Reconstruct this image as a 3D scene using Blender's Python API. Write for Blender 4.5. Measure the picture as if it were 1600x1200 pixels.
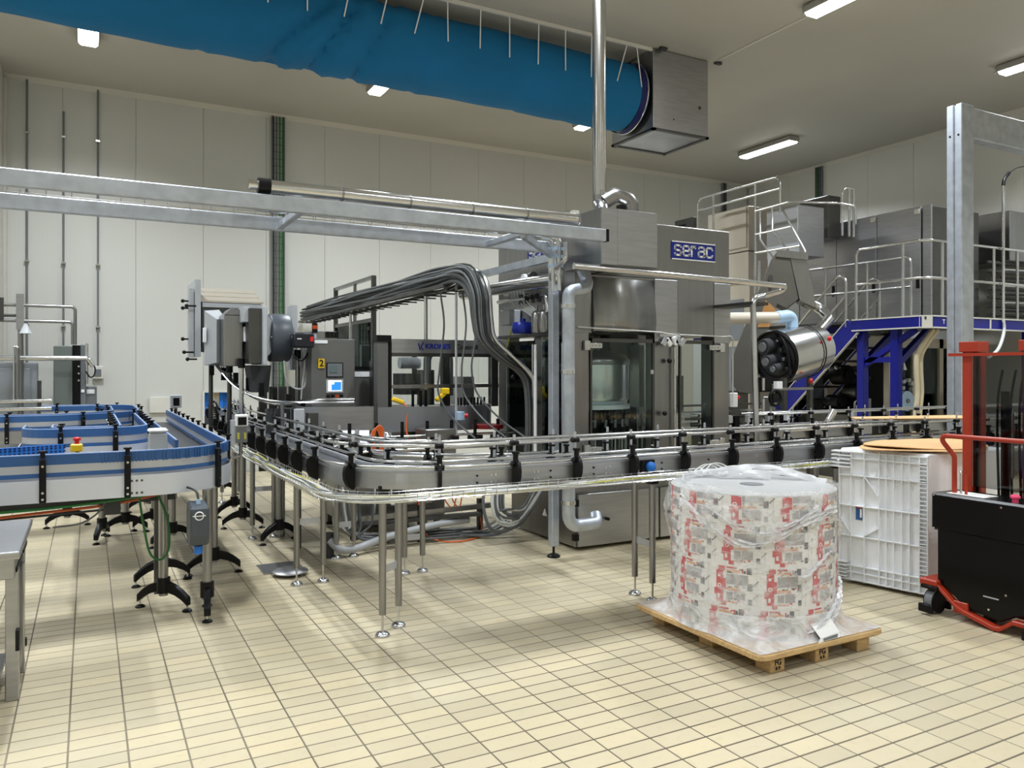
import bpy, math, random
from mathutils import Vector, Matrix
random.seed(7)
PI = math.pi
# ------------------------------------------------------------------ scene, camera, exposure
for o in list(bpy.data.objects):
    bpy.data.objects.remove(o, do_unlink=True)
SC = bpy.context.scene
COL = SC.collection
cam = bpy.data.cameras.new('camera')
camo = bpy.data.objects.new('camera', cam)
COL.objects.link(camo)
cam.sensor_width = 36.0
cam.sensor_fit = 'HORIZONTAL'
cam.lens = 1230 * 36 / 1600
cam.shift_y = -22 / 1600
cam.clip_end = 100
camo.location = (0, 0, 1.70)
camo.rotation_euler = (PI / 2, 0, -math.radians(28.29))
SC.camera = camo
SC.view_settings.view_transform = 'Standard'
SC.view_settings.look = 'None'
SC.view_settings.gamma = 1.0
SC.view_settings.use_curve_mapping = False
SC.view_settings.exposure = 0.08
w = bpy.data.worlds.new('world')
SC.world = w
w.use_nodes = True
w.node_tree.nodes['Background'].inputs[0].default_value = (0.9, 0.95, 1.0, 1)
w.node_tree.nodes['Background'].inputs[1].default_value = 0.05
# ceiling luminaires: x, y of each tube fitting (1.3 m long, running along y)
ROOM_X0, ROOM_X1, ROOM_Y0, ROOM_Y1, ROOM_Z = -6.0, 13.67, -6.0, 13.7, 6.04
LAMPS = [(x, y) for y in (11.0, 5.95, 0.7, -4.5) for x in (-3.87, 0.0, 3.87, 7.6, 11.5)]
LAMP_W = 122.0
for lx, ly in LAMPS:
    L = bpy.data.lights.new('tube_light', 'AREA')
    L.shape = 'RECTANGLE'; L.size = 0.16; L.size_y = 1.2
    L.energy = LAMP_W*(1.0 if ly > 3 else .55); L.color = (0.90, 0.955, 1.0); L.spread = math.radians(136)
    lo = bpy.data.objects.new('tube_light', L)
    lo.location = (lx, ly, ROOM_Z - 0.135)
    COL.objects.link(lo)

# ------------------------------------------------------------------ helpers
def tag(o, label=None, cat=None, group=None, kind=None):
    if label: o['label'] = label
    if cat: o['category'] = cat
    if group: o['group'] = group
    if kind: o['kind'] = kind
    return o
OFF = {}
def wloc(o):
    return OFF.get(o.name, Vector((0, 0, 0)))
def thing(name, label, cat, loc=(0, 0, 0), group=None):
    o = bpy.data.objects.new(name, None); COL.objects.link(o)
    o.empty_display_size = 0.1
    o.location = loc; OFF[o.name] = Vector(loc)
    return tag(o, label, cat, group)
def V(*a): return Vector(a if len(a) > 1 else a[0])

class MB:
    def __init__(s): s.v = []; s.f = []; s.sm = []; s.mi = []; s.cur = 0
    def add(s, vs, fs, smooth=False):
        n = len(s.v); s.v += [Vector(p) for p in vs]
        for f in fs:
            s.f.append([i + n for i in f]); s.sm.append(smooth); s.mi.append(s.cur)
        return s
    def box(s, x0, x1, y0, y1, z0, z1):
        return s.add([(x0,y0,z0),(x1,y0,z0),(x1,y1,z0),(x0,y1,z0),(x0,y0,z1),(x1,y0,z1),(x1,y1,z1),(x0,y1,z1)],
                     [(3,2,1,0),(4,5,6,7),(0,1,5,4),(1,2,6,5),(2,3,7,6),(3,0,4,7)])
    def obox(s, c, size, M=None):
        c = Vector(c); h = [k/2 for k in size]
        M = M or Matrix.Identity(3)
        vs = [c + M @ Vector((sx*h[0], sy*h[1], sz*h[2])) for sz in (-1,1) for sx,sy in ((-1,-1),(1,-1),(1,1),(-1,1))]
        return s.add(vs, [(3,2,1,0),(4,5,6,7),(0,1,5,4),(1,2,6,5),(2,3,7,6),(3,0,4,7)])
    def bar(s, p, q, w, h, up=(0,0,1)):
        p = Vector(p); q = Vector(q); d = q - p; L = d.length; d.normalize(); up = Vector(up)
        if abs(d.dot(up)) > .98: up = Vector((0,1,0))
        sd = d.cross(up).normalized(); u2 = sd.cross(d).normalized()
        M = Matrix((d, sd, u2)).transposed()
        return s.obox((p+q)/2, (L, w, h), M)
    def cyl(s, p, q, r, n=12, r2=None, cap=True, smooth=True):
        p = Vector(p); q = Vector(q); d = (q-p).normalized(); r2 = r if r2 is None else r2
        a = d.orthogonal().normalized(); b = d.cross(a)
        vs = []
        for c, rr in ((p, r), (q, r2)):
            for i in range(n):
                t = 2*PI*i/n; vs.append(c + a*rr*math.cos(t) + b*rr*math.sin(t))
        s.add(vs, [(i, (i+1) % n, n+(i+1) % n, n+i) for i in range(n)], smooth)
        if cap:
            s.add(vs[:n][::-1], [list(range(n))]); s.add(vs[n:], [list(range(n))])
        return s
    def tube(s, pts, r, n=8, cap=True, closed=False):
        pts = [Vector(p) for p in pts]
        if len(pts) < 2: return s
        m = len(pts); vs = []
        a = None
        for i, p in enumerate(pts):
            if closed: d = (pts[(i+1) % m] - pts[i-1])
            else: d = pts[min(i+1, m-1)] - pts[max(i-1, 0)]
            d.normalize()
            if a is None: a = d.orthogonal().normalized()
            else:
                a = a - d*a.dot(d)
                a = a.normalized() if a.length > 1e-6 else d.orthogonal().normalized()
            b = d.cross(a)
            for j in range(n):
                t = 2*PI*j/n; vs.append(p + a*r*math.cos(t) + b*r*math.sin(t))
        fs = []
        for i in range(m if closed else m-1):
            k = (i+1) % m
            for j in range(n): fs.append((i*n+j, i*n+(j+1) % n, k*n+(j+1) % n, k*n+j))
        s.add(vs, fs, True)
        if cap and not closed:
            s.add(vs[:n][::-1], [list(range(n))]); s.add(vs[-n:], [list(range(n))])
        return s
    def lathe(s, prof, c, axis='z', n=24, smooth=True, M=None):
        c = Vector(c); vs = []
        for r, h in prof:
            for i in range(n):
                t = 2*PI*i/n; x, y = r*math.cos(t), r*math.sin(t)
                p = Vector((x, y, h)) if axis == 'z' else (Vector((h, x, y)) if axis == 'x' else Vector((y, h, x)))
                if M: p = M @ p
                vs.append(c + p)
        fs = []
        for k in range(len(prof)-1):
            for i in range(n): fs.append((k*n+i, k*n+(i+1) % n, (k+1)*n+(i+1) % n, (k+1)*n+i))
        s.add(vs, fs, smooth)
        if prof[0][0] > 1e-4: s.add(vs[:n][::-1], [list(range(n))])
        if prof[-1][0] > 1e-4: s.add(vs[-n:], [list(range(n))])
        return s
    def prism(s, poly, plane, d0, d1):
        n = len(poly)
        def P(a, b, d):
            return {'xz': (a, d, b), 'xy': (a, b, d), 'yz': (d, a, b)}[plane]
        vs = [P(a, b, d0) for a, b in poly] + [P(a, b, d1) for a, b in poly]
        fs = [list(range(n))[::-1], list(range(n, 2*n))] + [(i, (i+1) % n, n+(i+1) % n, n+i) for i in range(n)]
        return s.add(vs, fs)
    def sweep(s, path, sec, closed=False, smooth=False):
        """sweep a closed section of (lateral offset, height) along an xy(z) path"""
        m = len(path); k = len(sec); vs = []
        P = [Vector((p[0], p[1], p[2] if len(p) > 2 else 0)) for p in path]
        for i in range(m):
            a = P[max(i-1, 0)]; b = P[min(i+1, m-1)]
            d0 = (P[i]-a); d1 = (b-P[i])
            d0.z = d1.z = 0
            if d0.length < 1e-6: d0 = d1
            if d1.length < 1e-6: d1 = d0
            d0 = d0.normalized(); d1 = d1.normalized()
            t = (d0+d1).normalized(); nrm = Vector((-t.y, t.x, 0)); sc = 1/max(.5, t.dot(d0))
            for o, z in sec: vs.append(P[i] + nrm*o*sc + Vector((0, 0, z)))
        fs = []
        for i in range(m-1):
            for j in range(k): fs.append((i*k+j, (i+1)*k+j, (i+1)*k+(j+1) % k, i*k+(j+1) % k))
        s.add(vs, fs, smooth)
        s.add(vs[:k], [list(range(k))]); s.add(vs[-k:][::-1], [list(range(k))])
        return s
    def ball(s, c, r, n=12, m=8, sc=(1,1,1)):
        c = Vector(c); vs = []; fs = []
        for i in range(m+1):
            ph = PI*i/m
            for j in range(n):
                t = 2*PI*j/n
                vs.append(c + Vector((r*sc[0]*math.sin(ph)*math.cos(t), r*sc[1]*math.sin(ph)*math.sin(t), -r*sc[2]*math.cos(ph))))
        for i in range(m):
            for j in range(n): fs.append((i*n+j, i*n+(j+1) % n, (i+1)*n+(j+1) % n, (i+1)*n+j))
        return s.add(vs, fs, True)
    def build(s, name, mat, parent=None, bevel=0, label=None, cat=None, group=None, kind=None, seg=1, fix=True):
        lo = Vector((min(p.x for p in s.v), min(p.y for p in s.v), min(p.z for p in s.v)))
        hi = Vector((max(p.x for p in s.v), max(p.y for p in s.v), max(p.z for p in s.v)))
        org = Vector(((lo.x+hi.x)/2, (lo.y+hi.y)/2, lo.z))
        me = bpy.data.meshes.new(name)
        me.from_pydata([tuple(p-org) for p in s.v], [], s.f)
        me.polygons.foreach_set('use_smooth', s.sm)
        mats = mat if isinstance(mat, (list, tuple)) else [mat]
        for m in mats: me.materials.append(M[m] if isinstance(m, str) else m)
        if len(mats) > 1: me.polygons.foreach_set('material_index', s.mi)
        if fix:
            import bmesh
            bm = bmesh.new(); bm.from_mesh(me); bmesh.ops.recalc_face_normals(bm, faces=bm.faces); bm.to_mesh(me); bm.free()
        if any(s.sm): me.set_sharp_from_angle(angle=.9)
        me.update()
        o = bpy.data.objects.new(name, me); COL.objects.link(o)
        if parent is not None:
            o.parent = parent; o.location = org - wloc(parent)
        else: o.location = org
        OFF[o.name] = org
        if bevel:
            b = o.modifiers.new('bevel', 'BEVEL'); b.width = bevel; b.segments = seg; b.limit_method = 'ANGLE'; b.angle_limit = 0.7
            b.harden_normals = False
        return tag(o, label, cat, group, kind)

def fillet(pts, r, seg=6):
    """round the corners of a polyline with arcs of radius r (a number or one per inner point)"""
    P = [Vector(p) if len(p) == 3 else Vector((p[0], p[1], 0)) for p in pts]
    out = [P[0]]
    for i in range(1, len(P)-1):
        rr = r[i-1] if isinstance(r, (list, tuple)) else r
        a = (P[i-1]-P[i]); b = (P[i+1]-P[i]); la, lb = a.length, b.length
        a.normalize(); b.normalize()
        ang = math.acos(max(-1, min(1, a.dot(b))))
        if ang > PI-0.01 or rr <= 0: out.append(P[i]); continue
        t = min(rr/math.tan(ang/2), la*.49, lb*.49); rad = t*math.tan(ang/2)
        c = P[i] + (a+b).normalized()*(rad/math.sin(ang/2))
        s0 = P[i]+a*t - c; s1 = P[i]+b*t - c
        tot = math.acos(max(-1, min(1, s0.dot(s1)/(s0.length*s1.length))))
        for k in range(seg+1):
            u = k/seg
            q = (s0*math.sin((1-u)*tot) + s1*math.sin(u*tot))/max(1e-9, math.sin(tot))
            out.append(c+q)
    out.append(P[-1])
    return out
def smooth_path(pts, sub=6):
    """Catmull-Rom curve through points"""
    P = [Vector(p) for p in pts]; P = [P[0]*2-P[1]] + P + [P[-1]*2-P[-2]]
    out = []
    for i in range(1, len(P)-2):
        for k in range(sub):
            t = k/sub
            out.append(.5*((2*P[i]) + (P[i+1]-P[i-1])*t + (2*P[i-1]-5*P[i]+4*P[i+1]-P[i+2])*t*t + (3*P[i]-P[i-1]-3*P[i+1]+P[i+2])*t**3))
    out.append(P[-2]); return out
def along(path, step, start=0.0, end=None):
    """points and directions at even arc length along a polyline"""
    P = [Vector((p[0], p[1], p[2] if len(p) > 2 else 0)) for p in path]
    L = [0]
    for i in range(1, len(P)): L.append(L[-1]+(P[i]-P[i-1]).length)
    s = start; out = []; end = L[-1] if end is None else end
    while s <= end+1e-6:
        for i in range(1, len(P)):
            if L[i] >= s-1e-6 and L[i] > L[i-1]:
                t = (s-L[i-1])/(L[i]-L[i-1]); d = (P[i]-P[i-1]).normalized()
                out.append((P[i-1].lerp(P[i], t), d)); break
        s += step
    return out
def dup(o, loc=None, parent=None, label=None, rotz=None):
    c = o.copy(); COL.objects.link(c)
    if parent is not None: c.parent = parent
    if loc is not None: c.location = loc
    if rotz is not None: c.rotation_euler = (0, 0, rotz)
    if label: c['label'] = label
    for ch in list(o.children): dup(ch, None, c)
    return c
def text_mesh(name, txt, size, mat, origin, xdir, parent, sx=1.0, bold=0.0, depth=0.002, up=(0,0,1), align='CENTER', shear=0):
    cu = bpy.data.curves.new(name, 'FONT'); cu.body = txt; cu.size = size; cu.align_x = align; cu.align_y = 'CENTER'
    cu.offset = bold; cu.extrude = depth; cu.shear = shear
    to = bpy.data.objects.new(name, cu); COL.objects.link(to)
    dg = bpy.context.evaluated_depsgraph_get()
    me = bpy.data.meshes.new_from_object(to.evaluated_get(dg))
    bpy.data.objects.remove(to, do_unlink=True)
    xd = Vector(xdir).normalized(); ud = Vector(up).normalized(); nd = xd.cross(ud)
    for v in me.vertices: v.co = xd*v.co.x*sx + ud*v.co.y + nd*v.co.z
    me.name = name; me.materials.clear(); me.materials.append(M[mat])
    o = bpy.data.objects.new(name, me); COL.objects.link(o); o.parent = parent
    o.location = Vector(origin) - wloc(parent); OFF[o.name] = Vector(origin)
    return o

# ------------------------------------------------------------------ materials
def s2l(c):
    return tuple((x/12.92 if x <= .04045 else ((x+.055)/1.055)**2.4) for x in [k/255 for k in c])
M = {}
def nd(nt, t, **kw):
    n = nt.nodes.new(t)
    for k, v in kw.items():
        if k.startswith('i_'): n.inputs[k[2:].replace('_', ' ')].default_value = v
        else: setattr(n, k, v)
    return n
def mat(name, rgb, rough=.5, metal=0.0, var=0.0, vscale=6.0, bump=0.0, bscale=40.0, stretch=(1,1,1), spec=.5, coat=0, rvar=0.0, emit=0, tint2=None, trans=0, ior=1.45, alpha=1):
    m = bpy.data.materials.new(name); m.use_nodes = True; M[name] = m
    nt = m.node_tree; b = nt.nodes['Principled BSDF']
    col = (*s2l(rgb), 1)
    b.inputs['Base Color'].default_value = col
    b.inputs['Roughness'].default_value = rough; b.inputs['Metallic'].default_value = metal
    b.inputs['Specular IOR Level'].default_value = spec; b.inputs['IOR'].default_value = ior
    if coat: b.inputs['Coat Weight'].default_value = coat
    if trans: b.inputs['Transmission Weight'].default_value = trans
    if alpha < 1: b.inputs['Alpha'].default_value = alpha
    if emit:
        b.inputs['Emission Color'].default_value = col; b.inputs['Emission Strength'].default_value = emit
    if var or bump or rvar:
        g = nd(nt, 'ShaderNodeNewGeometry'); mp = nd(nt, 'ShaderNodeMapping')
        mp.inputs['Scale'].default_value = stretch
        nt.links.new(g.outputs['Position'], mp.inputs['Vector'])
    if var or rvar:
        n = nd(nt, 'ShaderNodeTexNoise'); n.inputs['Scale'].default_value = vscale; n.inputs['Detail'].default_value = 5
        nt.links.new(mp.outputs[0], n.inputs['Vector'])
    if var:
        mx = nd(nt, 'ShaderNodeMix', data_type='RGBA')
        c2 = s2l(tint2) if tint2 else tuple(max(0, k*(1-var)) for k in col[:3])
        c1 = col[:3] if tint2 else tuple(min(1, k*(1+var)) for k in col[:3])
        mx.inputs[6].default_value = (*c1, 1); mx.inputs[7].default_value = (*c2, 1)
        cr = nd(nt, 'ShaderNodeMapRange'); cr.inputs[1].default_value = .3; cr.inputs[2].default_value = .7
        nt.links.new(n.outputs[0], cr.inputs[0]); nt.links.new(cr.outputs[0], mx.inputs[0])
        nt.links.new(mx.outputs[2], b.inputs['Base Color'])
    if rvar:
        cr2 = nd(nt, 'ShaderNodeMapRange'); cr2.inputs[3].default_value = max(.03, rough-rvar); cr2.inputs[4].default_value = rough+rvar
        nt.links.new(n.outputs[0], cr2.inputs[0]); nt.links.new(cr2.outputs[0], b.inputs['Roughness'])
    if bump:
        n2 = nd(nt, 'ShaderNodeTexNoise'); n2.inputs['Scale'].default_value = bscale; n2.inputs['Detail'].default_value = 3
        nt.links.new(mp.outputs[0], n2.inputs['Vector'])
        bp = nd(nt, 'ShaderNodeBump'); bp.inputs['Strength'].default_value = bump; bp.inputs['Distance'].default_value = .01
        nt.links.new(n2.outputs[0], bp.inputs['Height']); nt.links.new(bp.outputs[0], b.inputs['Normal'])
    return m
mat('steel', (152,152,152), .30, 1, var=.06, vscale=3, stretch=(6,6,.6), rvar=.06)
mat('steel_plate', (176,177,180), .36, 1, var=.07, vscale=4, bump=.015, bscale=30, stretch=(1,1,8), rvar=.08)
mat('steel_smooth', (208,209,210), .21, 1, var=.05, vscale=5)
mat('steel_dark', (96,96,95), .38, 1, var=.12, vscale=4, bump=.04, bscale=20, rvar=.08)
mat('steel_white', (190,193,200), .42, .55, var=.04, vscale=3, rvar=.08)
mat('chrome', (225,225,225), .10, 1)
mat('galvanized', (190,197,208), .42, .7, var=.14, vscale=9, rvar=.1)
mat('dull_iron', (78,78,76), .55, .6, var=.15, vscale=8)
mat('black_plastic', (9,9,11), .42, 0, spec=.3)
mat('black_gloss', (5,5,6), .25, 0, spec=.3)
mat('dark_grey', (58,60,63), .5, 0, var=.1, vscale=8)
mat('mid_grey', (112,116,120), .45, 0, var=.06, vscale=5)
mat('grey_paint', (128,133,138), .4, 0, var=.05, vscale=4)
mat('grey_green', (108,116,112), .4, 0, var=.05, vscale=4)
mat('light_grey', (176,180,184), .42, 0, var=.05, vscale=4)
mat('grey_motor', (72,78,86), .4, 0)
mat('white_plastic', (238,240,243), .35, 0, var=.04, vscale=5)
mat('white_paint', (214,212,204), .45, 0)
mat('white_pure', (240,240,240), .5, 0)
mat('blue_plastic', (50,92,148), .42, 0, var=.06, vscale=3)
mat('blue_bright', (38,118,214), .4, 0)
mat('blue_paint', (14,22,130), .35, 0, var=.05, vscale=3)
mat('blue_sign', (22,38,132), .35, 0)
mat('blue_valve', (24,44,150), .3, 0)
mat('navy', (24,32,84), .45, 0)
mat('red_paint', (166,52,30), .38, 0, var=.06, vscale=6)
mat('red_plastic', (206,34,34), .35, 0)
mat('red_dark', (112,18,22), .4)
mat('pink_knob', (232,72,120), .35, 0)
mat('yellow_plastic', (236,196,30), .4, 0)
mat('orange_cable', (214,104,50), .5, 0)
mat('green_cable', (36,104,52), .5, 0)
mat('grey_cable', (92,95,97), .5, 0, var=.1, vscale=20)
mat('dark_cable', (36,37,38), .5, 0, var=.1, vscale=20)
mat('white_cable', (196,198,196), .45, 0)
mat('yellow_cable', (190,186,72), .5, 0)
mat('cream_hose', (205,194,165), .45, 0, var=.06, vscale=8)
mat('light_blue', (164,194,222), .4, 0)
mat('cardboard', (206,166,118), .8, 0, var=.06, vscale=8)
mat('wood', (196,164,116), .75, 0, var=.2, vscale=5, stretch=(3,12,12), bump=.1, bscale=60)
mat('wood_dark', (150,118,78), .8, 0, var=.2, vscale=6, stretch=(3,12,12))
mat('paper', (226,224,222), .6, 0)
mat('print_red', (196,58,64), .55, 0)
mat('print_grey', (160,158,160), .55, 0, var=.18, vscale=90)
mat('print_dark', (92,90,90), .55, 0, var=.3, vscale=120)
mat('print_orange', (214,160,120), .55, 0, var=.2, vscale=120)
mat('print_black', (24,22,22), .6, 0)
mat('roll_top', (172,173,174), .4, 0, var=.03, vscale=3)
mat('screen_blue', (40,120,235), .3, 0, emit=1.1)
mat('screen_white', (235,240,250), .3, 0, emit=1.1)
mat('screen_grey', (96,112,112), .3, 0)
mat('lamp_amber', (170,70,20), .3, 0)
mat('led_green', (40,220,120), .3, 0, emit=1.5)
mat('ceiling_paint', (178,175,166), .62, 0, var=.04, vscale=.6)
mat('trim_paint', (196,192,182), .5, 0)
mat('fabric', (4,106,158), .8, 0, var=.07, vscale=1.6, bump=.25, bscale=3.0, stretch=(.6,1,1))
mat('navy_band', (14,24,96), .6, 0)
mat('chain_grey', (150,152,154), .35, .3, var=.06, vscale=20)
mat('chain_dark', (60,62,66), .4, .2)
mat('grout', (62,52,41), .9, 0, var=.3, vscale=.45, tint2=(150,142,124))
mat('lamp_white', (255,252,245), .4, 0, emit=9.0)
mat('cream_steel', (190, 182, 168), .35, .5)
mat('navy_black', (22, 24, 32), .4, 0)
mat('film_white', (240, 241, 244), .26, 0, var=.03, vscale=14, bump=.25, bscale=22, alpha=.6)
mat('steel_band', (150,152,158), .38, .8, var=.05, vscale=3)
mat('plate_white', (216,222,234), .40, .6, var=.03, vscale=3)
mat('cabinet_steel', (112, 112, 110), .42, .45, var=.05, vscale=3)
mat('bowl_steel', (228, 233, 235), .24, .95)
mat('grey_steel', (96, 94, 88), .45, .25, var=.06, vscale=3)
mat('cardboard_dark', (176, 128, 76), .8)
mat('lamp_body', (150,148,142), .5, 0)
def glass(name, rgb, tint, refl=.12):
    m = bpy.data.materials.new(name); m.use_nodes = True; M[name] = m; nt = m.node_tree
    for n in list(nt.nodes): nt.nodes.remove(n)
    o = nd(nt, 'ShaderNodeOutputMaterial'); mx = nd(nt, 'ShaderNodeMixShader')
    t = nd(nt, 'ShaderNodeBsdfTransparent'); g = nd(nt, 'ShaderNodeBsdfGlossy')
    t.inputs[0].default_value = (*tint, 1); g.inputs[0].default_value = (*s2l(rgb), 1); g.inputs['Roughness'].default_value = .03
    fr = nd(nt, 'ShaderNodeFresnel'); fr.inputs[0].default_value = 1.28
    ad = nd(nt, 'ShaderNodeMath', operation='ADD'); ad.inputs[1].default_value = refl
    nt.links.new(fr.outputs[0], ad.inputs[0]); nt.links.new(ad.outputs[0], mx.inputs[0])
    nt.links.new(t.outputs[0], mx.inputs[1]); nt.links.new(g.outputs[0], mx.inputs[2]); nt.links.new(mx.outputs[0], o.inputs[0])
glass('glass', (230,240,238), (.88, .93, .925), .008)
glass('glass_dark', (230,240,238), (.50, .57, .57), .02)
glass('glass_smoke', (235,235,235), (.62, .63, .63), .01)
mat('glass_tube', (206, 198, 184), .3, 0, alpha=.85)
glass('glass_clear', (230,235,235), (.86, .88, .88), .02)
def film(name, lo, hi):
    m = bpy.data.materials.new(name); m.use_nodes = True; M[name] = m; nt = m.node_tree
    for n in list(nt.nodes): nt.nodes.remove(n)
    o = nd(nt, 'ShaderNodeOutputMaterial'); mx = nd(nt, 'ShaderNodeMixShader')
    t = nd(nt, 'ShaderNodeBsdfTransparent'); p = nd(nt, 'ShaderNodeBsdfPrincipled')
    p.inputs['Base Color'].default_value = (.85, .86, .88, 1); p.inputs['Roughness'].default_value = .18
    g = nd(nt, 'ShaderNodeNewGeometry'); mp = nd(nt, 'ShaderNodeMapping'); mp.inputs['Scale'].default_value = (1, 1, 1.6)
    mp.inputs['Rotation'].default_value = (.5, .3, .4)
    n = nd(nt, 'ShaderNodeTexNoise'); n.inputs['Scale'].default_value = 7; n.inputs['Detail'].default_value = 6; n.inputs['Distortion'].default_value = 1.2
    nt.links.new(g.outputs['Position'], mp.inputs[0]); nt.links.new(mp.outputs[0], n.inputs['Vector'])
    r = nd(nt, 'ShaderNodeMapRange'); r.inputs[1].default_value = .42; r.inputs[2].default_value = .72; r.inputs[3].default_value = lo; r.inputs[4].default_value = hi
    nt.links.new(n.outputs[0], r.inputs[0]); nt.links.new(r.outputs[0], mx.inputs[0])
    bp = nd(nt, 'ShaderNodeBump'); bp.inputs['Strength'].default_value = .9; bp.inputs['Distance'].default_value = .03
    nt.links.new(n.outputs[0], bp.inputs['Height']); nt.links.new(bp.outputs[0], p.inputs['Normal'])
    nt.links.new(t.outputs[0], mx.inputs[1]); nt.links.new(p.outputs[0], mx.inputs[2]); nt.links.new(mx.outputs[0], o.inputs[0])
film('film', .13, .62)
film('film_skirt', .42, .85)
def wall_mat():
    m = mat('wall_panel', (205, 205, 199), .42); nt = m.node_tree; b = nt.nodes['Principled BSDF']
    g = nd(nt, 'ShaderNodeNewGeometry'); sp = nd(nt, 'ShaderNodeSeparateXYZ'); nt.links.new(g.outputs['Position'], sp.inputs[0])
    ad = nd(nt, 'ShaderNodeMath', operation='ADD'); nt.links.new(sp.outputs[0], ad.inputs[0]); nt.links.new(sp.outputs[1], ad.inputs[1])
    mu = nd(nt, 'ShaderNodeMath', operation='MULTIPLY'); mu.inputs[1].default_value = 2*PI/0.05; nt.links.new(ad.outputs[0], mu.inputs[0])
    sn = nd(nt, 'ShaderNodeMath', operation='SINE'); nt.links.new(mu.outputs[0], sn.inputs[0])
    bp = nd(nt, 'ShaderNodeBump'); bp.inputs['Strength'].default_value = .05; bp.inputs['Distance'].default_value = .003
    nt.links.new(sn.outputs[0], bp.inputs['Height']); nt.links.new(bp.outputs[0], b.inputs['Normal'])
wall_mat()
TX, TY, TX0, TY0 = .2365, .1123, -.08, 2.9
def tile_mat():
    m = mat('tile', (214, 198, 162), .33); nt = m.node_tree; b = nt.nodes['Principled BSDF']
    g = nd(nt, 'ShaderNodeNewGeometry'); sp = nd(nt, 'ShaderNodeSeparateXYZ'); nt.links.new(g.outputs['Position'], sp.inputs[0])
    cb = nd(nt, 'ShaderNodeCombineXYZ')
    for ax, p, o0 in ((0, TX, TX0), (1, TY, TY0)):
        su = nd(nt, 'ShaderNodeMath', operation='SUBTRACT'); su.inputs[1].default_value = o0; nt.links.new(sp.outputs[ax], su.inputs[0])
        dv = nd(nt, 'ShaderNodeMath', operation='DIVIDE'); dv.inputs[1].default_value = p; nt.links.new(su.outputs[0], dv.inputs[0])
        fl = nd(nt, 'ShaderNodeMath', operation='FLOOR'); nt.links.new(dv.outputs[0], fl.inputs[0]); nt.links.new(fl.outputs[0], cb.inputs[ax])
    wn = nd(nt, 'ShaderNodeTexWhiteNoise'); nt.links.new(cb.outputs[0], wn.inputs['Vector'])
    r1 = nd(nt, 'ShaderNodeValToRGB'); e = r1.color_ramp.elements
    e[0].position = 0; e[0].color = (*s2l((192, 180, 152)), 1); e[1].position = 1; e[1].color = (*s2l((207, 193, 160)), 1)
    k = e.new(.5); k.color = (*s2l((201, 189, 160)), 1)
    nt.links.new(wn.outputs['Value'], r1.inputs[0])
    n = nd(nt, 'ShaderNodeTexNoise'); n.inputs['Scale'].default_value = .55; n.inputs['Detail'].default_value = 4
    nt.links.new(g.outputs['Position'], n.inputs['Vector'])
    rr = nd(nt, 'ShaderNodeMapRange'); rr.inputs[1].default_value = .35; rr.inputs[2].default_value = .65
    nt.links.new(n.outputs[0], rr.inputs[0])
    mx = nd(nt, 'ShaderNodeMix', data_type='RGBA', blend_type='MULTIPLY'); mx.inputs[7].default_value = (.86, .87, .90, 1)
    nt.links.new(rr.outputs[0], mx.inputs[0]); nt.links.new(r1.outputs[0], mx.inputs[6])
    n2 = nd(nt, 'ShaderNodeTexNoise'); n2.inputs['Scale'].default_value = 22; n2.inputs['Detail'].default_value = 6
    nt.links.new(g.outputs['Position'], n2.inputs['Vector'])
    r2 = nd(nt, 'ShaderNodeMapRange'); r2.inputs[1].default_value = .55; r2.inputs[2].default_value = .8; r2.inputs[3].default_value = 0; r2.inputs[4].default_value = .35
    nt.links.new(n2.outputs[0], r2.inputs[0])
    mx2 = nd(nt, 'ShaderNodeMix', data_type='RGBA'); mx2.inputs[7].default_value = (*s2l((176, 158, 128)), 1)
    nt.links.new(r2.outputs[0], mx2.inputs[0]); nt.links.new(mx.outputs[2], mx2.inputs[6])
    nt.links.new(mx2.outputs[2], b.inputs['Base Color'])
    r3 = nd(nt, 'ShaderNodeMapRange'); r3.inputs[3].default_value = .26; r3.inputs[4].default_value = .48
    nt.links.new(n.outputs[0], r3.inputs[0]); nt.links.new(r3.outputs[0], b.inputs['Roughness'])
tile_mat()
# ------------------------------------------------------------------ room shell
def struct(o): o['kind'] = 'structure'; return o
fl = struct(MB().box(ROOM_X0, ROOM_X1, ROOM_Y0, ROOM_Y1, -.2, -.0016).build('floor', 'grout'))
def tile_geo(mb, x, y):
    a, b, g, e = TX, TY, .0038, .0015
    x0, x1, y0, y1 = x+g, x+a-g, y+g*1.35, y+b-g*1.35
    mb.add([(x0,y0,-.0016),(x1,y0,-.0016),(x1,y1,-.0016),(x0,y1,-.0016),(x0+e,y0+e,0),(x1-e,y0+e,0),(x1-e,y1-e,0),(x0+e,y1-e,0)],
           [(4,5,6,7),(0,1,5,4),(1,2,6,5),(2,3,7,6),(3,0,4,7)])
SA, CA = math.sin(math.radians(28.29)), math.cos(math.radians(28.29))
tiles = []
i0 = math.ceil((ROOM_X0-TX0)/TX); i1 = int((ROOM_X1-TX0)/TX); j0 = math.ceil((ROOM_Y0-TY0)/TY); j1 = int((ROOM_Y1-TY0)/TY)
for i in range(i0, i1):
    for j in range(j0, j1):
        x, y = TX0+i*TX, TY0+j*TY; d = (x+TX/2)*SA+(y+TY/2)*CA; u = (x+TX/2)*CA-(y+TY/2)*SA
        vis = d > 3.38 and abs(u/d) < .66
        tiles.append((d if vis else 99, x, y))
tiles.sort()
proto = MB(); tile_geo(proto, 0, 0)
first = None
for k, (d, x, y) in enumerate(tiles[:300]):
    if first is None:
        first = proto.build('tile', 'tile', fl, fix=False); t = first
    else: t = dup(first, parent=fl)
    t.location = Vector((x+TX/2, y+TY/2, -.0016)) - wloc(fl)
rest = MB()
for d, x, y in tiles[300:]: tile_geo(rest, x, y)
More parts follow.
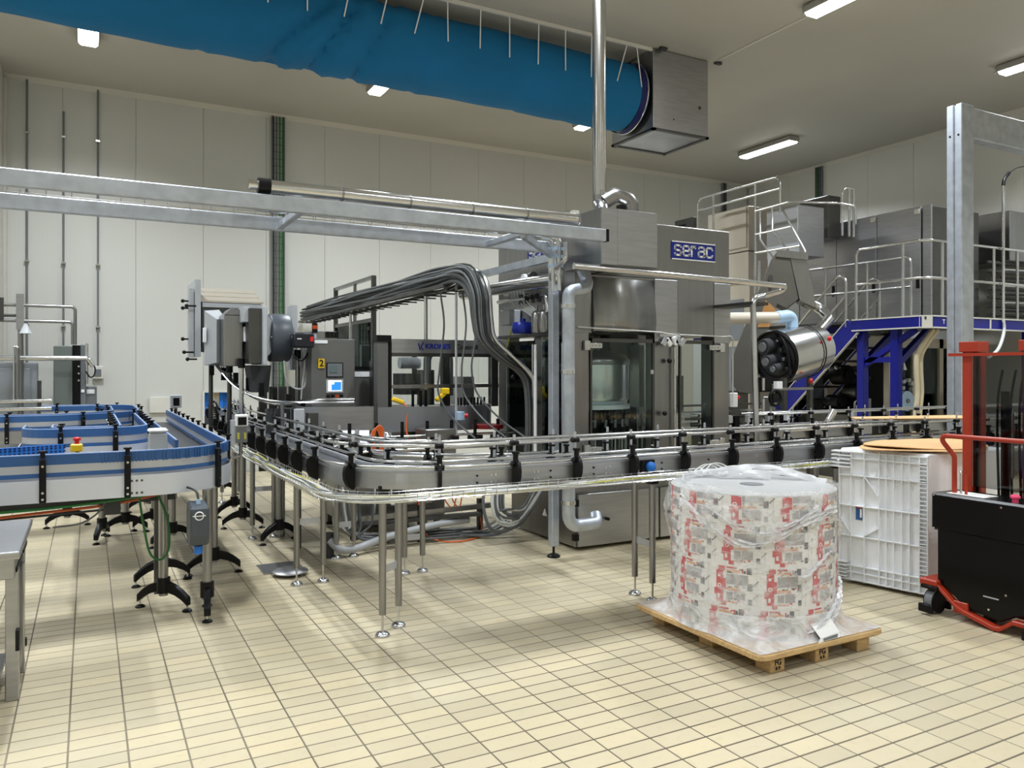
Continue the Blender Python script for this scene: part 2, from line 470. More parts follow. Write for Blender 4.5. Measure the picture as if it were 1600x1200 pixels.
rest.build('tile_field', 'tile', fl, kind='stuff', fix=False)

OPX0, OPX1, OPZ0, OPZ1 = 1.668, 2.03, .80, 1.33      # product opening in the back wall
wb = MB()
for a in ((ROOM_X0, OPX0, 0, ROOM_Z), (OPX1, ROOM_X1+.2, 0, ROOM_Z), (OPX0, OPX1, 0, OPZ0), (OPX0, OPX1, OPZ1, ROOM_Z)):
    wb.box(a[0], a[1], ROOM_Y1+.03, ROOM_Y1+.15, a[2], a[3])
wb = struct(wb.build('wall_back', 'wall_panel'))
PW = .9974
for k in range(-2, 14):
    x0 = .656 + k*PW; x1 = min(x0+PW, ROOM_X1)
    if x0 >= ROOM_X1-.02: break
    x0 += .0025; x1 -= .0025
    p = MB()
    if k == 1:
        p.prism([(x0, 0), (x1, 0), (x1, ROOM_Z), (x0, ROOM_Z), (x0, OPZ1), (OPX1, OPZ1), (OPX1, OPZ0), (x0, OPZ0)], 'xz', ROOM_Y1, ROOM_Y1+.035)
    else: p.box(x0, x1, ROOM_Y1, ROOM_Y1+.035, 0, ROOM_Z)
    p.build('panel', 'wall_panel', wb)
wr = struct(MB().box(ROOM_X1+.03, ROOM_X1+.15, ROOM_Y0, ROOM_Y1, 0, ROOM_Z).build('wall_right', 'wall_panel'))
for k in range(-3, 12):
    y1 = 10.448 - k*.9906; y0 = y1-.9906; y1 = min(y1, ROOM_Y1)
    MB().box(ROOM_X1, ROOM_X1+.035, y0+.0025, y1-.0025, 0, ROOM_Z).build('panel', 'wall_panel', wr)
wl = struct(MB().box(ROOM_X0-.1, ROOM_X0, ROOM_Y0, ROOM_Y1, 0, ROOM_Z).build('wall_left', 'wall_panel'))
wn = struct(MB().box(-3.2, -1.10, 12.95, ROOM_Y1, 0, ROOM_Z).build('wall_niche', 'wall_panel'))
struct(MB().cyl((-1.085, 13.66, 0), (-1.085, 13.66, 5.98), .04, 12).build('trim_corner', 'trim_paint'))
struct(MB().box(ROOM_X0, ROOM_X1, ROOM_Y0-.1, ROOM_Y0, 0, ROOM_Z).build('wall_front', 'wall_panel'))
struct(MB().box(ROOM_X0, ROOM_X1+.1, ROOM_Y0, ROOM_Y1+.1, ROOM_Z, ROOM_Z+.15).build('ceiling', 'ceiling_paint'))
struct(MB().prism([(ROOM_Y1, 5.97), (ROOM_Y1, ROOM_Z), (ROOM_Y1-.07, ROOM_Z)], 'yz', -1.1, ROOM_X1).build('trim_back', 'trim_paint'))
struct(MB().prism([(ROOM_X1, 5.97), (ROOM_X1, ROOM_Z), (ROOM_X1-.07, ROOM_Z)], 'xz', ROOM_Y0, ROOM_Y1).build('trim_right', 'trim_paint'))
struct(MB().box(7.74, 7.78, ROOM_Y0, 8.42, ROOM_Z-.012, ROOM_Z).build('trim_ceiling', 'trim_paint'))
# strip curtain in the wall opening
sc = thing('strip_curtain', 'blue and pink plastic strip curtain in the small opening of the back wall', 'curtain', (1.85, ROOM_Y1, OPZ0))
f = MB(); f.box(OPX0-.03, OPX1+.03, ROOM_Y1-.03, ROOM_Y1-.002, OPZ1, OPZ1+.03); f.box(OPX0-.03, OPX0, ROOM_Y1-.03, ROOM_Y1-.002, OPZ0, OPZ1); f.box(OPX1, OPX1+.03, ROOM_Y1-.03, ROOM_Y1-.002, OPZ0, OPZ1)
f.build('frame', 'white_paint', sc)
for k in range(6):
    x = OPX0+.005+k*.06
    MB().box(x, x+.056, ROOM_Y1+.06+(k % 2)*.012, ROOM_Y1+.066+(k % 2)*.012, OPZ0+.15, OPZ1).build('strip', 'blue_bright' if k in (0, 1, 4, 5) else 'cream_hose', sc)
# ceiling luminaires
def luminaire(x, y, label):
    t = thing('ceiling_light', label, 'ceiling light', (x, y, ROOM_Z-.13), 'tube lights on the ceiling')
    b = MB(); b.prism([(x-.14, ROOM_Z-.03), (x-.11, ROOM_Z), (x+.11, ROOM_Z), (x+.14, ROOM_Z-.03), (x+.13, ROOM_Z-.10), (x-.13, ROOM_Z-.10)], 'xz', y-.66, y+.66)
    b.build('housing', 'lamp_body', t, bevel=.012)
    d = MB(); d.prism([(x-.115, ROOM_Z-.10), (x+.115, ROOM_Z-.10), (x+.085, ROOM_Z-.13), (x-.085, ROOM_Z-.13)], 'xz', y-.63, y+.63)
    d.build('diffuser', 'lamp_white', t)
    c = MB(); c.tube([(x-.05, y+.66, ROOM_Z-.06), (x-.05, y+.72, ROOM_Z-.07), (x-.05, y+.71, ROOM_Z-.10)], .008, 6)
    c.build('clip', 'lamp_body', t)
names = {(0.0, 11.0): 'tube ceiling light at far left below the blue air duct', (3.87, 11.0): 'tube ceiling light below the middle of the blue air duct',
         (7.6, 11.0): 'tube ceiling light peeking out under the duct beside the steel exhaust pipe', (11.5, 11.0): 'long tube ceiling light above the handrail tower near the room corner',
         (7.6, 5.95): 'tube ceiling light cut by the top edge right of the steel duct box', (11.5, 5.95): 'tube ceiling light at the right edge above the galvanized column'}
for p in LAMPS:
    if p in names: luminaire(*p, names[p])
    else: luminaire(*p, 'tube ceiling light outside the picture, %s row from the back wall, %s from the left' % (dict(zip((11.0, 5.95, .7, -4.5), ('first', 'second', 'third', 'fourth')))[p[1]], dict(zip((-3.87, 0.0, 3.87, 7.6, 11.5), ('first', 'second', 'third', 'fourth', 'fifth')))[p[0]]))
# ------------------------------------------------------------------ blue fabric air duct
dt = thing('air_duct', 'blue fabric air duct hung under the ceiling on white cords', 'air duct', (3, 8.9, 5.0))
def ductz(x): return 5.475 + (6.6-x)*.0145
mb = MB(); NA, NX = 56, 150
vs = []; xs = [-5.9 + (12.42)*i/NX for i in range(NX+1)]
folds = [(2.25, .9, .07, .085), (2.55, .6, .055, .085), (2.98, .5, .05, .055), (1.05, .0, .05, .02), (3.55, .2, .05, .018), (4.9, .1, .05, .012), (5.6, -.1, .05, .012)]
for x in xs:
    for j in range(NA):
        t = 2*PI*j/NA
        r = .455 + .006*math.sin(3*t+x*2.3) + .004*math.sin(x*7+t*2)
        cy, cz = -math.cos(t), math.sin(t)     # t=0 faces the camera side
        for fx, sl, wd, am in folds:
            h = (cz-.2)*sl*.45
            dd = (x-fx-h)/wd
            if cy < .6: r -= am*math.exp(-dd*dd)*(1 if cz < .35 else .3)
            r += am*.35*math.exp(-((x-fx-h-wd*1.9)/(wd*1.2))**2)
        seam = abs(((t+.25) % (PI/3))-.05)
        if seam < .03: r -= .004
        vs.append((x, 8.9 + r*cy, ductz(x) + r*cz))
fs = [(i*NA+j, i*NA+(j+1) % NA, (i+1)*NA+(j+1) % NA, (i+1)*NA+j) for i in range(NX) for j in range(NA)]
mb.add(vs, fs, True); mb.build('fabric_tube', 'fabric', dt)
mb = MB(); mb.cyl((6.52, 8.9, ductz(6.55)), (6.64, 8.9, ductz(6.6)), .468, 48, cap=False); mb.build('end_band', 'navy_band', dt)
mb = MB(); mb.tube([(6.615, 8.9+.474*math.cos(2*PI*k/40), 5.475+.474*math.sin(2*PI*k/40)) for k in range(40)], .011, 6, closed=True); mb.build('clamp_ring', 'steel_smooth', dt)
mb = MB(); mb.box(-5.9, 6.68, 8.425, 8.455, 5.99, 6.035); mb.build('rail', 'white_paint', dt)
mb = MB(); mb.box(-5.9, 6.68, 9.30, 9.33, 5.99, 6.035); mb.build('rail', 'white_paint', dt)
mb = MB()
for k in range(46): mb.bar((-5.7+k*.27, 9.29, 5.9), (-5.7+k*.27, 9.29, 6.0), .006, .006)
mb.bar((-5.9, 9.29, 5.9), (6.6, 9.29, 5.9), .01, .01); mb.build('suspension_rack', 'dull_iron', dt)
STR = [(1.65,5.535,1.65),(2.06,5.537,2.06),(2.46,5.56,2.55),(2.88,5.57,2.98),(3.28,5.54,3.40),(3.695,5.53,3.69),(4.11,5.53,4.12),(4.51,5.50,4.51),(4.91,5.49,4.92),(5.31,5.485,5.31),(5.70,5.47,5.71),(6.11,5.49,6.27),(6.51,5.48,6.43),(1.2,5.54,1.2),(.8,5.54,.8)]
for bx, bz, tx in STR:
    yb = 8.9-.462*math.sqrt(max(.02, 1-((bz-ductz(bx))/.455)**2))
    MB().cyl((bx, yb, bz), (tx, 8.44, 6.0), .0075, 6).build('cord', 'white_pure', dt)
# steel plenum box at the duct end
pb = thing('plenum_box', 'square stainless steel duct box under the ceiling at the end of the blue duct', 'duct box', (7.17, 8.9, 4.95))
MB().box(6.69, 7.66, 8.42, 9.37, 4.95, 6.03).build('casing', 'steel_plate', pb, bevel=.01)
mb = MB()
for x0, x1, y0, y1 in ((6.69, 7.66, 8.42, 8.46), (6.69, 7.66, 9.33, 9.37), (6.69, 6.73, 8.42, 9.37), (7.62, 7.66, 8.42, 9.37)): mb.box(x0-.006, x1+.006, y0-.006, y1+.006, 4.935, 4.965)
mb.build('edge_frame', 'steel_dark', pb)
for x, y in ((6.75, 8.33), (7.75, 8.36), (7.76, 9.2)): MB().box(x, x+.11, y, y+.05, 6.0, 6.035).build('bracket', 'dull_iron', pb)
MB().cyl((7.5, 8.415, 5.35), (7.5, 8.425, 5.35), .025, 12).build('port', 'dull_iron', pb); MB().cyl((7.04, 8.415, 5.12), (7.04, 8.425, 5.12), .012, 10).build('port', 'dull_iron', pb)
# ------------------------------------------------------------------ wall conduits and cable ladders
def conduit(x, z0, z1, label, boxz=None, darktop=.9):
    t = thing('conduit', label, 'conduit', (x, ROOM_Y1-.02, z0), 'steel conduits on the back wall')
    MB().cyl((x, ROOM_Y1-.03, z0), (x, ROOM_Y1-.03, z1), .014, 8).build('pipe', 'mid_grey', t)
    for z in (2.35, 3.3, 4.3, 5.2): MB().box(x-.03, x+.03, ROOM_Y1-.055, ROOM_Y1, z, z+.03).build('clip', 'steel_smooth', t)
    if boxz:
        MB().box(x-.075, x+.075, ROOM_Y1-.07, ROOM_Y1, boxz-.10, boxz+.10).build('socket_box', 'white_paint', t, bevel=.01)
        MB().box(x-.045, x+.045, ROOM_Y1-.085, ROOM_Y1-.07, boxz-.05, boxz+.05).build('socket_lid', 'mid_grey', t)
conduit(-.80, .2, 6.0, 'steel conduit running up the back wall nearest the left corner')
conduit(-.33, .2, 5.6, 'steel conduit on the back wall, middle one of the three at left')
conduit(.13, 1.75, 6.0, 'steel conduit on the back wall ending in a beige socket box', 1.66)
struct(MB().cyl((-1.21, 12.9, 0), (-1.21, 12.9, 5.95), .05, 10).build('pipe_corner', 'dull_iron')); bpy.data.objects['pipe_corner']['label'] = 'dark vertical pipe at the left room corner'
def ladder(loc, z0, z1, label, axis='x', w=.17, greens=2):
    x, y = loc
    t = thing('cable_ladder', label, 'cable tray', (x, y, z0), 'cable ladders on the walls')
    def bx(a0, a1, b0, b1, c0, c1):
        return MB().box(x+a0, x+a1, y-b1, y-b0, c0, c1) if axis == 'x' else MB().box(x-b1, x-b0, y+a0, y+a1, c0, c1)
    bx(-w/2, -w/2+.012, .02, .07, z0, z1).build('side_rail', 'mid_grey', t)
    bx(w/2-.012, w/2, .02, .07, z0, z1).build('side_rail', 'mid_grey', t)
    m = MB(); n = int((z1-z0)/.12)
    for k in range(n):
        b = bx(-w/2, w/2, .02, .028, z0+.06+k*.12, z0+.068+k*.12); m.add(b.v, b.f)
    m.build('rungs', 'steel_dark', t, kind='stuff')
    for k in range(4):
        o = -w/2+.03+k*(w-.06)/3
        p0 = (x+o, y-.045, z0) if axis == 'x' else (x-.045, y+o, z0)
        p1 = (p0[0], p0[1], z1)
        MB().cyl(p0, p1, .012, 6).build('cable', 'green_cable' if k >= 4-greens else ('grey_cable' if k % 2 else 'dark_cable'), t)
ladder((2.84, ROOM_Y1), .9, 6.0, 'tall cable ladder with green cables on the back wall behind the grey blower', w=.22)
ladder((12.9, ROOM_Y1), 3.0, 6.0, 'dark cable ladder on the back wall near the room corner', greens=0, w=.12)
ladder((ROOM_X1, 11.6), 3.0, 6.0, 'cable ladder on the right wall above the steel enclosure', axis='y', greens=1)
# ------------------------------------------------------------------ wooden pallet with the wrapped label roll
pl = thing('pallet', 'wooden pallet with stamped blocks under the film-wrapped roll', 'pallet', (3.78, 3.72, 0))
PX0, PX1, PY0, PY1 = 3.235, 4.275, 3.14, 4.29
for i, x in enumerate((3.36, 3.72, 4.08)):
    for j, y in enumerate((3.19, 3.66, 4.12)):
        b = MB().box(x, x+.11, y, y+.12, .0, .082).build('block', 'wood', pl, bevel=.004)
        if j == 0 and i < 2:
            text_mesh('stamp', 'FG', .045, 'print_black', (x+.055, y-.002, .055), (1, 0, 0), b, bold=.001, depth=.0008)
            text_mesh('stamp', 'R B', .026, 'print_black', (x+.055, y-.002, .022), (1, 0, 0), b, bold=.001, depth=.0008)
for y in (3.17, 3.66, 4.15): MB().box(PX0+.03, PX1-.03, y, y+.10, .082, .098).build('stringer_board', 'wood_dark', pl)
mb = MB()
r = .06; pts = []
for cx, cy, a0 in ((PX0+r, PY0+r, PI), (PX1-r, PY0+r, 1.5*PI), (PX1-r, PY1-r, 0), (PX0+r, PY1-r, .5*PI)):
    for k in range(5): pts.append((cx+r*math.cos(a0+k*PI/8), cy+r*math.sin(a0+k*PI/8)))
mb.prism(pts, 'xy', .098, .128); mb.build('deck_board', 'wood', pl, bevel=.003)
RC = Vector((3.755, 3.725, 0)); RR = .507; RZ0, RZ1 = .13, .965
rl = thing('label_roll', 'large printed label roll with red and grey artwork wrapped on the pallet', 'label roll', (RC.x, RC.y, RZ0))
mb = MB(); mb.lathe([(RR, RZ1), (RR, RZ0)], RC, n=72)
mb.build('roll_body', 'paper', rl)
def discm(r, z, n=64):
    m_ = MB(); m_.add([(RC.x+r*math.cos(2*PI*k/n), RC.y+r*math.sin(2*PI*k/n), z) for k in range(n)], [list(range(n))]); return m_
discm(RR-.003, RZ1+.002).build('roll_top', 'roll_top', rl, fix=False)
discm(.075, RZ1+.004, 28).build('core_end', 'mid_grey', rl, fix=False)
pm = MB(); rnd = random.Random(3)
def patch(u0, u1, z0, z1, m, lift=.001):
    """printed patch on the roll surface; u in metres round the roll"""
    pm.cur = m; n = max(1, int((u1-u0)/.03)); vs = []
    for k in range(n+1):
        a = (u0+(u1-u0)*k/n)/RR
        for z in (z0, z1): vs.append((RC.x+(RR+lift)*math.cos(a), RC.y+(RR+lift)*math.sin(a), z))
    pm.add(vs, [(2*k, 2*k+2, 2*k+3, 2*k+1) for k in range(n)], True)
def disc(u, z, r, m, lift=.002, hole=0):
    pm.cur = m; vs = []; n = 14
    for k in range(n):
        t = 2*PI*k/n; a = (u+r*math.cos(t))/RR
        vs.append((RC.x+(RR+lift)*math.cos(a), RC.y+(RR+lift)*math.sin(a), z+r*math.sin(t)))
    pm.add(vs, [list(range(n))])
CIRC = 2*PI*RR; NC = 11; CW = CIRC/NC; BH = .243
for band in range(4):
    zb = RZ0 + band*BH - .05; off = band*.045
    def C(z): return max(RZ0+.002, min(RZ1-.002, z))
    for c in range(NC):
        u = c*CW + off
        def q(u0, u1, z0, z1, m, l=.001):
            a, b = C(zb+z0), C(zb+z1)
            if b-a > .002: patch(u+u0, u+u1, a, b, m, l)
        q(0, .042, .012, .195, 0); q(.042, .058, .08, .15, 0); q(-.012, 0, .05, .09, 0); q(.012, .052, .195, .222, 0); q(.03, .060, -.008, .016, 0)   # red logo column
        if RZ0+.03 < zb+.10 < RZ1-.03: disc(u+.020, zb+.105, .013, 4); disc(u+.020, zb+.105, .007, 0, .003)
        q(.008, .022, .03, .055, 4, .002); q(.010, .026, .155, .17, 4, .002)
        q(.062, .122, .118, .178, 1); q(.126, .186, .118, .178, 1); q(.062, .10, .028, .075, 1); q(.106, .168, .028, .078, 1)
        q(.1235, .1255, .11, .185, 0)
        q(.062, .14, .192, .204, 3); q(.06, .12, .212, .222, 0); q(.062, .14, .088, .100, 3)
        q(.15, .158, .19, .215, 0); q(.16, .174, .188, .205, 2); q(.178, .206, .185, .222, 2); q(.182, .210, .09, .13, 2); q(.186, .208, .008, .04, 2)
        for k in range(6): q(.064+k*.014, .072+k*.014, .082, .086, 0); q(.064+k*.011, .070+k*.011, .010, .020, 0 if k % 2 else 3)
        q(.235, .2365, .0, .22, 1); q(.212, .245, .224, .226, 2)
        for k in range(5):                                            # diagonal cut mark
            q(.214+k*.006, .221+k*.006, .118+k*.006, .125+k*.006, 2)
            q(.214+k*.006, .221+k*.006, .045+k*.006, .049+k*.006, 2)
        for k in range(12):
            a_, b_ = rnd.uniform(.064, .20), rnd.choice((.018, .105, .185, .205, .10, .022)); q(a_, a_+rnd.uniform(.008, .022), b_, b_+rnd.uniform(.004, .009), rnd.choice((1, 2, 2, 0)), .0012)
        if c == 7: q(.215, .262, .02, .21, 5, .0015)
pm.build('printed_artwork', ['print_red', 'print_grey', 'print_dark', 'print_orange', 'paper', 'paper'], rl, fix=False)
# stretch film: shell round the roll flaring out to the pallet edges, with loose folds at the top
fm = MB(); NA = 120; rows = []
def sq(a):
    """distance from the roll axis to the pallet outline in direction a"""
    c, s = math.cos(a), math.sin(a); t = 9
    for (e, k) in ((PX1-.012-RC.x, c), (RC.y-(PY0+.012), -s), (PY1-.012-RC.y, s), (RC.x-(PX0+.012), -c)):
        if k > 1e-6: t = min(t, e/k)
    return t
prof = [(1.0, .0), (.985, .02), (.95, .02), (.90, .024), (.82, .03), (.74, .02), (.68, .012), (.6, .01), (.5, .009), (.4, .01), (.33, .014), (.27, .03), (.22, .07), (.18, .15), (.155, .35), (.142, .65), (.134, 1.0)]
for i, (z, k) in enumerate(prof):
    row = []
    for j in range(NA):
        a = 2*PI*j/NA; S = sq(a)
        base = RR + .006
        bulge = .0
        if .62 < z < .99:
            left = max(0, math.cos(a-PI*1.0))**2*.035 + .008*math.sin(5*a+z*9) + .008*math.sin(11*a-z*17)
            bulge = left*math.sin((z-.62)/.37*PI)+.006
        if k > .02 and z < .3: rr = base + (max(S, base+.02)-base)*k
        else: rr = base + bulge + .004*math.sin(23*a+7*z)*(1 if z > .5 else .6)
        zz = z + (.012*math.sin(4*a) + .006*math.sin(9*a) if z > .94 else 0)
        row.append((RC.x+rr*math.cos(a), RC.y+rr*math.sin(a), zz))
    rows.append(row)
fm.add([p for r_ in rows for p in r_], [(i*NA+j, (i+1)*NA+j, (i+1)*NA+(j+1) % NA, i*NA+(j+1) % NA) for i in range(len(rows)-1) for j in range(NA)], True)
SK = [i for i, (z, k) in enumerate(prof) if z <= .27][0]
fm.mi = [1 if f_//NA >= SK else 0 for f_ in range(len(fm.f))]
fw = fm.build('stretch_film', ['film', 'film_skirt'], None, label='clear stretch film wrapped round the label roll and spread over the pallet', cat='plastic film', fix=False)
def fold(pts, w, name='film_fold', seedv=1):
    g = random.Random(seedv); P = smooth_path(pts, 5); m = MB(); vs = []; K = 7
    for i, p in enumerate(P):
        d = (P[min(i+1, len(P)-1)]-P[max(i-1, 0)]).normalized(); sd = d.cross(Vector((0, 0, 1))).normalized()
        ww = w*(.7+.5*math.sin(i*.9+seedv))
        for k in range(K):
            t = k/(K-1)-.5
            vs.append(p + sd*t*ww + Vector((0, 0, .016*math.sin(k*2.1+i*.5+seedv) + .012*(1-4*t*t))))
    m.add(vs, [(i*K+k, i*K+k+1, (i+1)*K+k+1, (i+1)*K+k) for i in range(len(P)-1) for k in range(K-1)], True)
    m.build(name, 'film_white', fw, fix=False)
fold([(3.68, 4.16, .985), (3.86, 4.05, 1.015), (4.02, 3.98, 1.03), (4.14, 3.86, 1.02), (4.22, 3.72, .985), (4.25, 3.60, .95)], .10, seedv=1)
fold([(3.74, 4.02, .99), (3.90, 3.94, 1.0), (4.05, 3.84, 1.0), (4.16, 3.70, .99), (4.24, 3.55, .965)], .07, seedv=2)
fold([(3.72, 4.08, .995), (3.80, 3.98, .985), (3.90, 3.88, .982), (4.0, 3.80, .98)], .02, seedv=3)
fold([(3.50, 4.06, .985), (3.42, 3.98, .985), (3.33, 3.85, .98), (3.29, 3.7, .978), (3.31, 3.55, .975)], .022, seedv=4)
fold([(3.68, 4.10, .99), (3.60, 4.13, .99), (3.50, 4.08, .985), (3.44, 4.0, .985)], .03, seedv=5)
def band(pts, w, seedv):
    """crumpled film band lying on the roll's flank: (angle, z) points"""
    P = smooth_path([(a, z, 0) for a, z in pts], 8); m = MB(); vs = []; K = 6
    for i, p in enumerate(P):
        for k in range(K):
            t = k/(K-1)-.5; rr = RR+.02+.012*math.sin(k*2.3+i*.7+seedv)
            vs.append((RC.x+rr*math.cos(p.x), RC.y+rr*math.sin(p.x), p.y+t*w*(.8+.3*math.sin(i*.6+seedv))))
    m.add(vs, [(i*K+k, i*K+k+1, (i+1)*K+k+1, (i+1)*K+k) for i in range(len(P)-1) for k in range(K-1)], True)
    m.build('film_fold', 'film_white', fw, fix=False)
band([(3.0, .93), (3.25, .84), (3.55, .74), (3.85, .685), (4.15, .72), (4.45, .80), (4.75, .86), (5.1, .88)], .05, 1)
band([(3.4, .90), (3.7, .80), (4.05, .755), (4.4, .82), (4.7, .90)], .028, 2)
band([(4.6, .80), (4.9, .85), (5.2, .78), (5.5, .70), (5.7, .66)], .035, 3)
band([(4.55, .17), (4.8, .22), (5.05, .30), (5.3, .36), (5.6, .40)], .016, 4)
band([(4.65, .17), (4.9, .20), (5.2, .27), (5.5, .33)], .014, 5)
band([(4.3, .55), (4.5, .50), (4.7, .56), (4.9, .62), (5.15, .60)], .016, 6)
for k in range(3):
    P = smooth_path([(3.62+.05*k, 4.13, 1.0), (3.72+.06*k, 4.19, 1.02+.01*k), (3.80+.06*k, 4.20, 1.04), (3.86+.05*k, 4.17, 1.02), (3.84+.05*k, 4.13, 1.0)], 6)
    MB().tube(P, .005, 6).build('strap_end', 'white_cable', fw)
# delivery note stuck on the film at the pallet edge
mb = MB(); sx, sy = 3.80, 3.19
mb.add([(3.70, 3.26, .262), (3.86, 3.245, .272), (3.885, 3.16, .165), (3.72, 3.155, .152), (3.695, 3.15, .128), (3.875, 3.148, .136)], [(0,1,2,3), (3,2,5,4)])
so = mb.build('delivery_note', 'white_pure', None, label='white paper delivery note tucked into the film at the pallet front edge', cat='paper')
sm_ = so.modifiers.new('thick', 'SOLIDIFY'); sm_.thickness = .003
MB().add([(3.735, 3.146, .136), (3.85, 3.1455, .141), (3.862, 3.150, .158), (3.74, 3.1495, .150)], [(0,1,2,3)]).build('print_block', 'mid_grey', so)
# ------------------------------------------------------------------ white plastic pallet box
wbx = thing('plastic_pallet_box', 'white ribbed plastic pallet box beside the stacker', 'plastic box', (5.9, 4.0, 0))
# visible face runs from (5.28,4.31) to (5.435,3.67)
A = Vector((5.285, 4.32, 0)); B = Vector((5.44, 3.66, 0)); du = (B-A).normalized(); nn = Vector((du.y, -du.x, 0)); FL = (B-A).length
if nn.x > 0: nn = -nn
def fq(u, z, o=0): return A + du*u + Vector((0, 0, z)) + nn*o
mb = MB()
D = 1.05; inn = -nn
c = [A+inn*.05, B+inn*.05, B+Vector((D, 0, 0)), A+Vector((D, -.03, 0))]
mb.add([tuple(p+Vector((0,0,.02))) for p in c]+[tuple(p+Vector((0,0,1.075))) for p in c], [(3,2,1,0),(4,5,6,7),(0,1,5,4),(1,2,6,5),(2,3,7,6),(3,0,4,7)])
mb.build('body', 'white_plastic', wbx, bevel=.01)
def rib(u0, z0, u1, z1, w=.007, dep=.03, name='rib'):
    dep = min(dep, .03); p, q_ = fq(u0, z0, -.05+dep/2), fq(u1, z1, -.05+dep/2)
    MB().bar(p, q_, w, dep, up=nn).build(name, 'white_plastic', wbx)
for u in (.004, .10, .205, .32, .375, .43, .49, .545, FL-.06, FL-.004): rib(u, .03, u, 1.06)
for z in (.04, .10, .15, .385, .625, .865, 1.0, 1.05): rib(0, z, FL, z)
for k in range(26): rib(FL-.06, .18+k*.032, FL-.01, .18+k*.032, .006, .05)
rib(.21, .86, .31, .72, .007, .03); rib(.01, .52, .10, .40, .007, .03); rib(.21, .40, .31, .47, .007, .03)
for k in range(5):
    MB().obox(fq(.025, 1.05-k*.03, -.035), (.15, .07, .010), Matrix((du, nn, Vector((0,0,1)))).transposed()).build('lug_fin', 'white_plastic', wbx)
    MB().obox(fq(.02, .06+k*.028, -.035), (.10, .06, .008), Matrix((du, nn, Vector((0,0,1)))).transposed()).build('lug_fin', 'white_plastic', wbx)
Mx = Matrix((du, nn, Vector((0,0,1)))).transposed()
st = MB().obox(fq(.155, .57, -.044), (.05, .004, .11), Mx).build('sticker', 'blue_plastic', wbx)
MB().obox(fq(.155, .615, -.0405), (.05, .002, .012), Mx).build('sticker_band', 'red_plastic', st)
MB().obox(fq(.172, .57, -.0405), (.014, .002, .07), Mx).build('sticker_print', 'white_pure', st)
mb = MB(); p = fq(.26, .90, -.05); mb.cyl(p, p+nn*.008, .035, 20); mb.build('round_boss', 'white_plastic', wbx)
cc = (A+B)/2+Vector((.52, 0, 0))
for k, (dx, dy, rx, zt, lab) in enumerate(((0, 0, .56, 1.082, 'brown round cardboard disc lying on the white plastic box, lower one'), (.10, .05, .54, 1.094, 'brown round cardboard disc lying on top of the lower cardboard disc'))):
    mb = MB(); n = 48; vs = []
    for zz in (0, .006):
        for j in range(n):
            t = 2*PI*j/n; x, y = rx*math.cos(t), .40*math.sin(t)
            vs.append((cc.x+dx+x, cc.y+dy+y, zt+zz+.012*math.sin(2*t+k)*abs(math.cos(t))))
    mb.add(vs, [list(range(n))[::-1], list(range(n, 2*n))]+[(j, (j+1) % n, n+(j+1) % n, n+j) for j in range(n)])
    mb.build('cardboard_disc', 'cardboard', None, label=lab, cat='cardboard', group='cardboard discs on the plastic box')
# ------------------------------------------------------------------ red and black stacker truck
sk = thing('pallet_stacker', 'black and red electric pallet stacker with tall mast at the right edge', 'stacker', (5.45, 3.1, 0))
MB().box(5.20, 5.50, 2.70, 3.47, .585, .845).build('cover', 'black_gloss', sk, bevel=.015)
mb = MB(); mb.prism([(3.425, .60), (3.425, .235), (3.39, .21), (3.30, .15), (3.24, .105), (3.0, .06), (2.90, .12), (2.74, .16), (2.70, .60)], 'yz', 5.205, 5.55); mb.build('motor_housing', 'black_gloss', sk, bevel=.008)
mb = MB()
top = [(3.53, .235), (3.50, .245), (3.42, .225), (3.39, .205), (3.27, .105), (3.22, .085), (3.02, .035), (2.98, .04), (2.90, .105), (2.78, .105), (2.72, .14), (2.55, .16)]
bot = [(a-.0, b-.030) for a, b in top]
mb.prism(top+bot[::-1], 'yz', 5.17, 5.235); mb.build('bumper_plate', 'red_paint', sk, bevel=.005)
MB().box(5.16, 5.40, 3.40, 3.53, .195, .24).build('fender', 'red_paint', sk, bevel=.008)
MB().box(5.16, 5.40, 2.60, 2.80, .115, .165).build('fender', 'red_paint', sk, bevel=.008)
MB().box(5.19, 5.24, 3.20, 3.30, .0+.05, .13).build('foot_bracket', 'red_paint', sk, bevel=.004)
MB().box(5.5, 5.56, 2.72, 3.25, .03, .11).build('cross_bar', 'red_paint', sk)
def castor(x, y, r=.085):
    c = MB(); c.cyl((x, y-.026, r), (x, y+.026, r), r, 20); c.build('wheel', 'mid_grey', sk)
    c = MB(); c.cyl((x, y-.036, r), (x, y-.027, r), r*.93, 20); c.cyl((x, y+.027, r), (x, y+.036, r), r*.93, 20); c.box(x-.075, x+.075, y-.06, y+.06, r*2+.005, r*2+.03)
    c.box(x-.115, x-.088, y-.05, y+.05, .02, .075); c.box(x+.088, x+.115, y-.05, y+.05, .02, .075); c.build('wheel_guard', 'black_plastic', sk, bevel=.004)
castor(5.22, 3.45); castor(5.22, 2.76)
mb = MB(); mb.cyl((5.26, 3.10, .012), (5.26, 3.10, .05), .045, 16); mb.cyl((5.26, 3.10, .05), (5.26, 3.10, .12), .03, 16); mb.box(5.21, 5.4, 3.06, 3.20, .08, .12); mb.build('drive_wheel', 'black_plastic', sk)
hp = fillet([(5.30, 3.36, .84), (5.30, 3.36, 1.10), (5.22, 3.43, 1.245), (5.22, 2.72, 1.245), (5.30, 2.70, 1.1), (5.30, 2.70, .84)], .045, 6)
MB().tube(hp, .0165, 10).build('handle', 'red_paint', sk)
